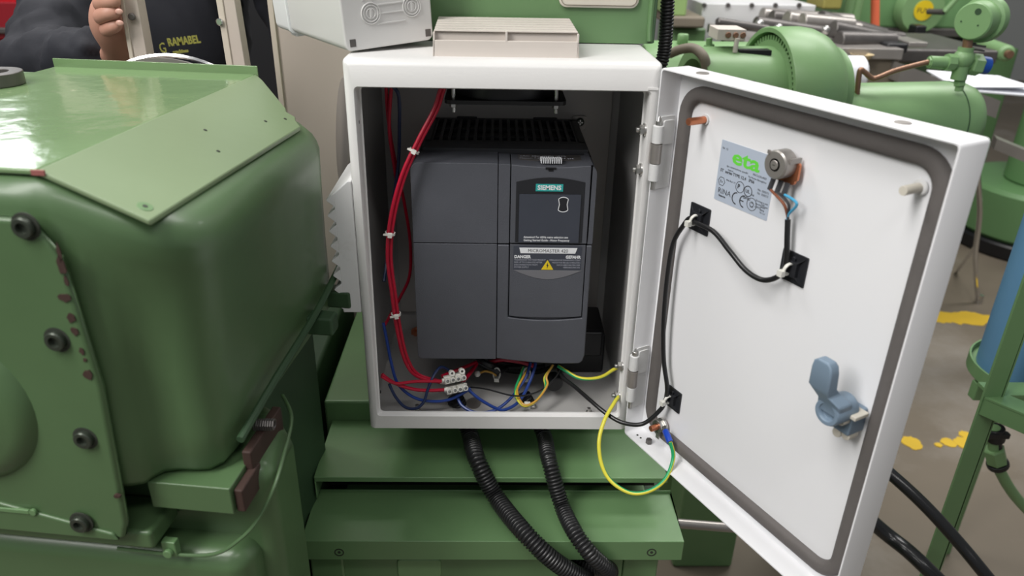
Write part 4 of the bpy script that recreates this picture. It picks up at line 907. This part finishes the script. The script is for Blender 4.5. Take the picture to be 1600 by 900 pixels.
# head and neck (above the frame)
hm = MB().sphere((Bx, By-.01, .745), .1, 0, 28, (.76,.92,1.18)).cyl((Bx,By,.58),(Bx,By-.005,.68),.052,20,0)
hm.sphere((Bx, By-.105, .735), .016, 0, 12, (.8,1.2,1.5))
for s in (-1, 1): hm.sphere((Bx+s*.078, By, .74), .022, 0, 12, (.35,.8,1.3)).sphere((Bx+s*.030, By-.090, .758), .013, 1, 12, (1.1,.5,.7))
hm.sphere((Bx, By-.094, .690), .022, 0, 12, (1.1,.4,.28)); hm.build('head', ['skin','eye'], per)
MB().sphere((Bx, By+.012, .775), .1, 0, 24, (.82,.95,1.02)).build('hair', 'hair', per)
# hand: back of palm seen side-on with fingers wrapped over the post edge
def hp_(px, py, y): return tuple(aty(px, py, y))
hv = [hp_(176,92,.315), hp_(186,78,.290), hp_(179,60,.266), hp_(166,40,.255), hp_(165,16,.252), hp_(167,-6,.252)]
he = [(0,1),(1,2),(2,3),(3,4),(4,5)]; hr = [(.024,.018),(.019,.015),(.022,.016),(.022,.017),(.020,.016),(.014,.012)]
fing = [([hp_(168,46,.255),hp_(166,47,.236),hp_(176,42,.226),hp_(190,36,.228)], [.0085,.0088,.0082,.0070]),
        ([hp_(163,28,.252),hp_(156,27,.234),hp_(168,20,.222),hp_(188,18,.226)], [.0095,.0100,.0095,.0080]),
        ([hp_(163,8,.252),hp_(155,6,.234),hp_(168,1,.222),hp_(190,2,.225)], [.0095,.0102,.0096,.0082]),
        ([hp_(166,-10,.252),hp_(158,-15,.234),hp_(170,-19,.222),hp_(190,-17,.226)], [.009,.0098,.0092,.008])]
hnd = skin_mesh('hand', hv, he, hr, 'skin', per, 2, 0, 'bare hand gripping the cream post')
for P, r in fing: skin_mesh('finger', P, [(0,1),(1,2),(2,3)], r, 'skin', hnd, 2, 0)
skin_mesh('thumb', [hp_(180,58,.272),hp_(196,40,.285),hp_(204,18,.285),hp_(206,2,.280)], [(0,1),(1,2),(2,3)], [.012,.011,.010,.008], 'skin', hnd, 2, 0)
for px, py in ((187,36),(186,18)):
    p = Vector(hp_(px, py, .2195)); MB().sphere(p, .0042, 0, 10, (1.1,.35,.8)).build('nail', 'skin_nail', hnd)
# sweater logo
lgp = aty(264, 72, By-.155)
lx = (X*.98+Z*.12).normalized(); lz = (Z-lx*Z.dot(lx)).normalized()
MB().text('RAMABEL', lgp, lx, lz, .0165, 0, wide=.74, bold=.0005, thick=.002).text('machines', lgp-lz*.012+lx*.004, lx, lz, .007, 0, wide=.95, bold=.0003, thick=.002).text('G', lgp-lx*.016-lz*.009, lx, lz, .022, 0, wide=.7, thick=.002).build('chest_print', 'logo_yellow', per, label='faded yellow lettering on the sweater')

# ================================================================== RIGHT: MOTOR AND GEAR GUARD
MY = .80; mc = Vector((0, MY, .235)); 
px2x = lambda px, py=140: aty(px, py, MY).x
mo = thing('hydraulic_motor', (.8, MY, FL), 'green cylindrical motor with an arched gear guard behind the open door', 'motor')
xb0, xb1, xg0, xg1, xg2, xt1 = .520, .690, .675, .800, .825, 1.150
ax = Vector((math.cos(.17), math.sin(.17), 0)); PM = lambda x: Vector((.70, MY, .235))+ax*(x-.70); ay = Z.cross(ax)
MB().lathe([(.066,0),(.086,0),(.088,.004),(.088,.16),(.090,.162),(.090,xb1-xb0+.01),(0,xb1-xb0+.01),(0,.06),(.060,.06),(.064,.02)], PM(xb0), ax, 56, closed=True).build('motor_barrel', 'green_pale', mo)
MB().ring(PM(xb0+.03), ax, .034, .050, 0, .02, 36).build('bearing_ring', 'steel_dark', mo)
for i in range(3):
    a = i*2*PI/3+.5; MB().box((-.006,0,0),(.006,.035,.010),0,(PM(xb0+.025)+(Z*math.cos(a)+ay*math.sin(a))*.03, -Z*math.sin(a)+ay*math.cos(a), Z*math.cos(a)+ay*math.sin(a), ax)).build('spider_arm', 'green_pale', mo)
MB().lathe([(.114,0),(.122,0),(.124,.003),(.124,.062),(.121,.082),(.112,.104),(.098,.122),(.088,.131),(.086,.145),(0,.150),(0,.03),(.114,.03)], PM(xg0-.004), ax, 64, closed=True).build('gear_guard', 'green_pale', mo, angle=50)
gw = MB().cyl(PM(xg0+.002), PM(xg0+.022), .100, 64)
gw.build('gear_wheel', 'green_pale', mo)
MB().ring(PM(xg0+.0225), ax, .02, .113, 0, .002, 64).build('guard_shade_disc', 'black', mo)  # black disc added for the shade inside the guard, behind the teeth
for i in range(64):
    a = 2*PI*i/64
    if math.cos(a) < -.2: continue
    rd = Z*math.cos(a)-ay*math.sin(a); tg = Z*math.sin(a)+ay*math.cos(a)
    MB().box((-.0022,0,.0),(.0022,.010,.020),0,(PM(xg0+.002)+rd*.0985, tg, rd, ax)).build('gear_tooth', 'green_pale', mo)
MB().lathe([(.0,0),(.078,0),(.080,.02),(.080,.288),(.079,.310),(.072,.328),(.055,.340),(.03,.346),(0,.348)], Vector((xg2-.02, MY+.01, .170)), ax, 56).build('oil_cylinder', 'green_pale', mo, angle=50)
MB().lathe([(.0798,0),(.0812,.0005),(.0812,.002),(.0798,.0025)], Vector((xg2-.02, MY+.01, .170))+ax*.280, ax, 56, closed=True).build('cap_seam', 'green_dark', mo)
MB().box((.62,MY-.05,FL),(.78,MY+.07,.15)).box((.95,MY-.05,FL),(1.05,MY+.05,.10)).build('pedestal', 'green', mo, bevel=.01)
# slot on barrel top and front vent, terminal block
MB().box((.600,MY-.050,.300),(.662,MY-.012,.3215)).build('top_opening', 'black', mo)
p = aty(1162,128,MY-.084); MB().box((p.x-.018,MY-.096,p.z-.012),(p.x+.018,MY-.07,p.z+.004)).build('vent_slot', 'black', mo)
tbz = aty(1140, 60, MY-.03).z; tx0, tx1 = aty(1118,52,MY-.03).x, aty(1162,52,MY-.03).x
MB().box((tx0,MY-.045,tbz-.002),(tx1,MY+.02,tbz+.018)).build('terminal_block', 'vent_beige', mo, bevel=.001, label='beige terminal block on top of the motor')
for i in range(3):
    x = tx0+.020+i*.014; MB().cyl((x,MY-.044,tbz+.008),(x,MY-.048,tbz+.008),.0055,14,0,ch=.001).build('terminal_screw', 'copper_dull', mo)
MB().cyl(aty(1148,82,MY-.05), aty(1152,60,MY-.05), .0045, 14).build('terminal_pipe', 'vent_beige', mo)
MB().cyl(aty(1108,72,MY), aty(1108,60,MY), .006, 14).cyl(aty(1108,73,MY), aty(1108,70,MY), .010, 14).build('grease_nipple', 'green_pale', mo)
# gauge assembly
gv = thing('pressure_gauge_valve', aty(1496,135,.80), 'green pressure gauge on a brass-bodied valve cross above the oil cylinder', 'gauge')
gy = .80
J = lambda px, py, dy=0: aty(px, py, gy+dy)
gax = Vector((-.80,-.60,-.02)).normalized(); gc = J(1527, 32)
MB().lathe([(0,.026),(.032,.026),(.0345,.023),(.036,-.010),(.042,-.012),(.0435,-.018),(.0435,-.030),(.040,-.034),(0,-.034)], gc-gax*.005, gax, 48).build('gauge_case', 'green_pale', gv)
q_ = gc-gax*.005+gax*.0262; gu = Z.cross(gax).normalized()
MB().cyl(q_+gu*.006+Z*.018, q_+gu*.006+Z*.018+gax*.0008, .006, 16).cyl(q_-gu*.02-Z*.002, q_-gu*.02-Z*.002+gax*.0008, .0016, 8).cyl(q_+gu*.012-Z*.006, q_+gu*.012-Z*.006+gax*.0008, .0016, 8).build('blow_out_plug', 'green_dark', gv)
MB().cyl(J(1511,75), J(1513,58), .009, 16).build('gauge_stem', 'copper_dull', gv)
vb_ = MB().cyl(J(1497,124), J(1510,74), .0145, 20).cyl(J(1452,97), J(1530,100), .0120, 18).cyl(J(1478,97), J(1490,98), .0165, 8).sphere(J(1505,92), .020, 0, 18)
vb_.hexa(J(1515,100), J(1532,102), .021).build('valve_body', 'green_pale', gv)
MB().hexa(J(1450,97), J(1470,97), .0105).cyl(J(1470,97), J(1482,97), .008, 14).hexa(J(1499,134), J(1500,124), .0115).cyl(J(1498,142), J(1500,132), .008, 14).build('pipe_union', 'green_pale', gv, bevel=.0008)
MB().cyl(J(1530,101), J(1543,103), .017, 24, ch=.001).build('blue_ring', 'blue_cap', gv, label='blue plastic ring behind the valve')
MB().cyl(J(1518,70), J(1540,73), .002, 8).cyl(J(1518,77), J(1538,79), .002, 8).build('gauge_clip', 'steel_dark', gv)
MB().tube(catmull([J(1339,150,-.02), J(1341,128,-.02), J(1344,110,-.02), J(1350,112,-.02), J(1362,122,-.02), J(1372,121,-.02), J(1400,110,-.01), J(1450,97)], 8), .0052, 12).build('copper_pipe', 'copper_dull', label='thin bent copper pipe from the gear guard to the gauge valve', cat='pipe')
# second green housing behind barrel
MB().lathe([(0,0),(.075,0),(.085,.012),(.085,.24),(.07,.25),(0,.25)], Vector((.47,1.02,.215)), X, 40).cyl((.55,1.0,.295),(.55,1.0,.318),.012,16,0,ch=.002).box((.50,.98,FL),(.66,1.06,.2)).build('pump_housing', 'green_pale', label='rounded green housing with a small knob behind the motor barrel', cat='pump', angle=50)
MB().tube(catmull([aty(1047,84,.78), aty(1065,77,.76), aty(1085,76,.74), aty(1100,90,.72), aty(1104,110,.72)], 8), .009, 12).build('hose_loop', 'khaki', label='brownish hose looping over the open end of the motor barrel', cat='hose')

# ================================================================== RIGHT BACKGROUND
def pbox(name, x0, y0, x1, y1, Y0, dep, m, label, cat, bevel=.004, group=None, parent=None, mb=None):
    a = aty((x0+x1)/2, y1, Y0); ym = (y0+y1)/2
    xl_ = aty(x0, ym, Y0).x; xr_ = aty(x1, ym, Y0).x; zt_ = aty((x0+x1)/2, y0, Y0).z; zb_ = a.z
    return (mb or MB()).box((xl_, Y0, zb_), (xr_, Y0+dep, zt_)).build(name, m, parent, bevel=bevel, label=label, cat=cat, group=group)
# far lathe with handwheel
fm_ = thing('far_milling_machine', (2.3, 3.5, FL), 'big green machine with a round cover and yellow badge in the background', 'machine')
pbox('machine_body', 1340,-90,1545,46, 3.4, .9, 'green_far', None, None, .02, parent=fm_)
pbox('bed_rail', 1300,44,1545,58, 3.38, .7, 'steel_dark', None, None, .01, parent=fm_); pbox('bed_rail', 1400,58,1545,76, 3.42, .7, 'black', None, None, .01, parent=fm_)
pbox('lower_body', 1430,74,1545,400, 3.5, .6, 'green', None, None, .01, parent=fm_)
c = aty(1432, 14, 3.38)
R2 = (aty(1467,14,3.38)-c).length
MB().lathe([(0,.07),(R2*.92,.07),(R2,.05),(R2*1.02,0)], c, -Y, 48).build('round_cover', 'green_pale', fm_)
MB().cyl(c-Y*.07, c-Y*.074, R2*.42, 32).build('badge', 'yellow', fm_, label='round yellow badge'); MB().text('FUV', c-Y*.0745-X*.035-Z*.012, X, Z, .035, 0).build('badge_lettering', 'print_black', fm_)
MB().cyl(aty(1450,18,3.28), aty(1475,19,3.2), .014, 12).build('crank_handle', 'steel_dark', fm_); MB().tube([aty(1475,19,3.2), aty(1496,-4,3.2), aty(1500,-20,3.2)], .013, 12).build('crank_arm', 'green_pale', fm_)
MB().cyl(aty(1368,-60,3.1), aty(1367,52,3.1), .020, 14).build('orange_pole', 'orange_paint', label='orange-red vertical pole before the far green machine', cat='pole')
pbox('black_junction', 1430,40,1448,58, 3.2, .08, 'black', 'small black block hanging on the far machine rail', 'block', .01)
pbox('drill_column', 1308,-60,1342,42, 3.0, .3, 'green', 'dark green upright machine column left of the orange pole', 'column', .03)
# diagonal belt guard ribs
for k, (x, lab) in enumerate(((1322,'left'),(1334,'right'))):
    MB().tube([aty(x+14,-30,2.9), aty(x,34,2.9)], .022, 10).build('slanted_tube', 'green_pale', label=('left' if k == 0 else 'right')+' one of two slanted green tubes left of the orange pole', cat='tube')
pbox('ochre_casing', 1290,-40,1320,15, 2.7, .2, 'ochre', 'ochre painted machine casing at the top edge of the view', 'casing', .01)
# right column machine
rc_ = thing('drilling_machine', (2.75, 3.1, FL), 'pale green round-based drilling machine at the right edge of the view', 'machine')
ctr = at(1620, 345, 'z', FL+.12); ctr.z = FL
MB().cyl(ctr, ctr+Z*.08, .42, 48, 0, ch=.01).build('base_skirt', 'black', rc_)
MB().cyl(ctr+Z*.08, ctr+Z*.34, .40, 48, 0, ch=.02).build('base', 'green_far', rc_)
MB().cyl(ctr+Z*.34-X*.02, ctr+Z*2.3-X*.02, .20, 32, 0, ch=.01).build('pillar', 'green_far', rc_)
q = aty(1574,84,2.35); MB().cyl(q+Y*.25+X*.05, q, .032, 24, 0, ch=.01).cyl(q, q-Y*.02, .015, 20, 1).build('pillar_knob', ['green_pale','copper_dull'], rc_)
MB().box((ctr.x-.35,ctr.y-.25,ctr.z+1.35),(ctr.x+.5,ctr.y+.25,ctr.z+1.52)).build('arm', 'khaki', rc_, bevel=.01); MB().box((ctr.x-.33,ctr.y-.27,ctr.z+1.52),(ctr.x+.5,ctr.y-.2,ctr.z+1.545)).build('arm_stripe', 'orange_paint', rc_)
MB().box((ctr.x-.28,ctr.y-.42,ctr.z+.40),(ctr.x-.18,ctr.y-.30,ctr.z+.52)).build('base_box', 'black', rc_)
MB().box((0,-.03,-.02),(.55,.03,.02),0,(aty(1553,222,2.0),(X*.8-Y*.35-Z*.28).normalized(),(Y*.9+X*.35).normalized(),Z)).build('steel_bar', 'steel_satin', label='flat grey steel bar sloping down at the right edge above the round base', cat='bar')
# workbench with steel stock
BY = 1.9
wb = thing('steel_workbench', aty(1350,120,BY), 'steel bench stacked with metal stock behind the gear guard', 'workbench')
ta = aty(1295,82,BY); tb_ = aty(1412,82,BY)
MB().box((ta.x-.25,BY,ta.z-.02),(tb_.x,BY+.65,ta.z+.015)).build('bench_top', 'steel_satin', wb, bevel=.003)
pbox('bench_cabinet', 1352,84,1402,135, BY+.02, .3, 'khaki', None, None, .005, parent=wb); MB().box((ta.x-.2,BY+.1,ta.z-.9),(tb_.x-.02,BY+.6,ta.z-.02)).build('bench_base', 'green_dark', wb)
MB().box((ta.x-.25,BY+.03,FL),(ta.x-.2,BY+.08,ta.z-.02)).box((tb_.x-.06,BY+.03,FL),(tb_.x-.01,BY+.08,ta.z-.02)).build('bench_leg', 'green_dark', wb)
stock = [((1190,24),(1330,34),.030,2.44),((1205,27),(1300,36),.028,2.37),((1228,30),(1340,48),.032,2.24),((1252,33),(1330,40),.030,2.18),((1280,30),(1380,58),.034,2.31),((1180,36),(1290,52),.024,2.11),((1300,45),(1400,66),.030,2.09),((1310,62),(1395,64),.030,2.0),((1330,50),(1410,60),.022,2.16),((1120,34),(1200,46),.014,1.9)]
names = ['topmost long steel bar in the pile on the far bench, ends at the white panel','second round steel bar of the pile on the far bench','thick round steel bar with its pale end facing left in the bench pile','round steel bar with the rightmost pale end in the bench pile','long dark steel bar sloping right across the bench pile','thin lower steel bar just above the gear guard','dark steel bar low in the pile above the bench edge','short fat steel bar lying along the bench front edge','slim steel bar resting at the right end of the bench pile','thin flat grey rod left of the pile above the motor terminal block']
for k, (a, b_, r_, yy) in enumerate(stock):
    MB().cyl(aty(*a, yy), aty(*b_, yy+.05), r_, 18, 0, ch=.003).build('steel_bar', 'steel_satin' if k in (2,3,0) else 'steel_dark', label=names[k], cat='bar', group=None)
rd = random.Random(5)
for px, py, lb_ in ((1187,37,'bright round bar end nearest the terminal block in the bench pile'),(1216,44,'bright round bar end just above the top of the gear guard'),(1290,47,'bright ball-shaped bar end right of the gear guard top')):
    MB().sphere(aty(px, py, 2.05), .016, 0, 12).build('bar_end', 'steel', label=lb_, cat='bar end')
p0, p1 = aty(1325,84,BY-.02), aty(1360,84,BY-.02); p2 = aty(1343,104,BY-.02)
MB().lathe([(0.004,0),((p1-p0).length/2,(p0.z-p2.z)),((p1-p0).length/2-.003,(p0.z-p2.z)),(.002,.002)], p2, Z, 32, closed=True).build('funnel', 'wood_cream', label='cream coloured funnel hanging below the bench edge', cat='funnel')
q = aty(1316,116,1.62); MB().box((q.x-.2,1.55,q.z-.085),(q.x+.15,1.9,q.z-.057)).box((q.x-.2,1.55,FL),(q.x-.17,1.58,q.z-.07)).build('front_shelf', 'khaki', wb); MB().cyl(q-X*.07, q+X*.060, .055, 28, 0, ch=.008).build('paper_roll', 'paper', label='white paper roll beside the gear guard under the funnel', cat='roll')
q = aty(1520,130,1.5); MB().box((-.09,-.10,0),(.14,.10,.004),0,(q,(X*.97-Z*.06).normalized(),(Y+Z*.1).normalized(),Z)).box((-.08,-.09,.004),(.13,.09,.007),0,(q,(X*.99+Y*.05).normalized(),Y,Z)).build('paper_sheets', 'paper', label='white paper sheets lying behind the gauge valve', cat='paper')
pbox('parts_tray', 1395,78,1560,100, 2.2, .5, 'steel_dark', 'dark metal tray of parts right of the bench, behind the gauge', 'tray', .01)
q = aty(1395,110,1.9); MB().box((0,-.05,-.03),(.42,.05,.03),0,(q,(X*.95+Y*.1-Z*.30).normalized(),Y,Z)).build('steel_bar', 'steel_satin', label='broad flat steel bar sloping behind the copper pipe', cat='bar')
pbox('vice', 1385,68,1420,84, 1.95, .15, 'black', 'small dark vice at the right end of the bench', 'vice', .01)
pbox('steel_block', 1420,66,1450,74, 1.98, .15, 'steel_satin', 'pale steel block beside the dark vice on the bench', 'block', .004)
# white machine panel and bench on the left of the pile
wp = thing('white_machine_cabinet', (1.2, 2.6, FL), 'white sheet metal cabinet with a row of dark screws in the background', 'cabinet')
a = aty(1098,5,2.6); b_ = aty(1228,90,2.6)
MB().box((a.x,2.6,FL),(b_.x+.09,3.2,a.z)).build('cabinet_body', 'sheet_white', wp, bevel=.005)
for k in range(5):
    p = aty(1100+k*37, 8, 2.6); MB().cyl(p, p-Y*.01, .009, 12).build('panel_screw', 'steel_dark', wp)
pbox('upper_hood', 1076,-60,1225,3, 2.9, .3, 'wall_grey', None, None, .01, parent=wp)
pbox('light_green_cabinet', 1046,-60,1077,26, 2.4, .3, 'green_yellow', 'yellow-green cabinet right of the vertical black conduit', 'cabinet', .01)
pbox('grey_bench', 1048,26,1102,44, 2.38, .35, 'khaki', 'grey-brown bench front below the yellow-green cabinet', 'bench', .01)
pbox('green_bench_base', 1048,44,1100,110, 2.45, .3, 'green', 'dull green bench base behind the motor barrel', 'bench', .01)
# chrome tripod leg
fd = at(1528, 473, 'z', FL); tr = thing('chrome_tripod', fd, 'slim chrome tripod stand on the concrete floor right of the open door', 'tripod')
top = aty(1525, 240, fd.y-.05)
MB().tube(catmull([top, aty(1531,330,fd.y-.03), aty(1524,400,fd.y-.01), fd+Z*.006], 6), .011, 10).build('leg', 'chrome', tr); MB().tube([aty(1525,385,fd.y), at(1494,425,'z',FL+.01)], .010, 10).build('leg', 'chrome', tr)
MB().cyl(fd, fd+Z*.04, .016, 12).build('foot', 'steel', tr)

# ================================================================== RIGHT FOREGROUND STAND
sdn = thing('green_steel_stand', (.95, .30, FL), 'green angle iron stand at the right edge holding a blue cylinder', 'stand')
u0 = aty(1484, 830, .30); u1 = aty(1595, 480, .30); wx = .034
ux_ = (u0.x+u1.x)/2
MB().box((ux_-wx/2,.300,FL),(ux_+wx/2,.305,.35)).box((ux_+wx/2-.005,.300,FL),(ux_+wx/2,.334,.35)).build('upright', 'green', sdn, bevel=.0008)
zc = aty(1570,615,.31).z
MB().box((ux_,.305,zc-.034),(ux_+.60,.311,zc)).box((ux_,.305,zc-.006),(ux_+.60,.345,zc)).build('cross_rail', 'green', sdn, bevel=.0008)
bx = MB().box((0,-.02,-.034),(.60,-.014,0),0,(Vector((ux_,.312,zc)),(X*.62-Y*.78).normalized(),(Y*.62+X*.78).normalized(),Z)); bx.box((0,-.02,-.004),(.60,.02,0),0,(Vector((ux_,.312,zc)),(X*.62-Y*.78).normalized(),(Y*.62+X*.78).normalized(),Z)).build('cross_rail', 'green', sdn, bevel=.0008)
MB().box((ux_+.55,.300,FL),(ux_+.584,.305,.35)).build('upright', 'green', sdn)
MB().box((ux_+.40,.80,FL),(ux_+.434,.834,.35)).build('upright', 'green', sdn)
# blue cylinder with ring
cl = aty(1536, 590, .46); ce = aty(1530,600,.46)
cr = .105; cc_ = Vector((cl.x+cr, .46, cl.z))
bt = thing('blue_cylinder', cc_, 'blue painted metal cylinder standing in the green stand', 'cylinder')
MB().cyl(cc_, cc_+Z*.62, cr, 48, 0, ch=.01).build('shell', 'blue_tank', bt)
MB().ring(cc_-Z*.006, Z, cr-.02, cr+.012, 0, .016, 48).ring(cc_-Z*.004, Z, cr+.010, cr+.014, 0, .026, 48).build('support_ring', 'green', bt, bevel=.001)
MB().box((cc_.x-cr-.012,.45,cc_.z-.045),(cc_.x+cr,.47,cc_.z-.010)).box((cc_.x-.02,.36,cc_.z-.035),(cc_.x+.02,.56,cc_.z-.012)).build('support_bracket', 'green', bt, bevel=.002)
pp = thing('drain_pipe', aty(1600,800,.45), 'green drain pipe with dark valve curving down under the blue cylinder', 'pipe')
MB().tube(catmull([aty(1554,668,.45), aty(1553,700,.45), aty(1562,735,.45), aty(1590,780,.45), aty(1640,830,.45)], 8), .0105, 14).build('pipe', 'green_pale', pp)
MB().hexa(aty(1553,700,.45), aty(1558,722,.45), .019).build('union_nut', 'green_pale', pp); MB().cyl(aty(1558,722,.45), aty(1560,728,.45), .020, 18).cyl(aty(1556,668,.45), aty(1556,688,.45), .016, 12).box((-.03,-.006,-.006),(.02,.006,.006),0,(aty(1560,680,.44),X,Y,Z)).cyl(aty(1556,686,.45), aty(1560,728,.45), .010, 12).build('drain_valve', 'black', pp, bevel=.002)
# hoses
def hose(pts, r, label): return MB().tube(catmull(pts, 14), r, 20).build('rubber_hose', 'black_gloss', label=label, cat='hose')
hose([aty(1250,640,.32), aty(1330,690,.28), aty(1400,748,.22), aty(1450,795,.18), aty(1500,850,.14), aty(1548,908,.10), aty(1640,1020,.05)], .0098, 'upper black hose running diagonally behind the door to the lower right')
hose([aty(1200,690,.36), aty(1290,750,.32), aty(1375,826,.28), aty(1420,862,.24), aty(1465,905,.20), aty(1560,1000,.14)], .0130, 'lower thicker black hose running diagonally behind the door bottom edge')
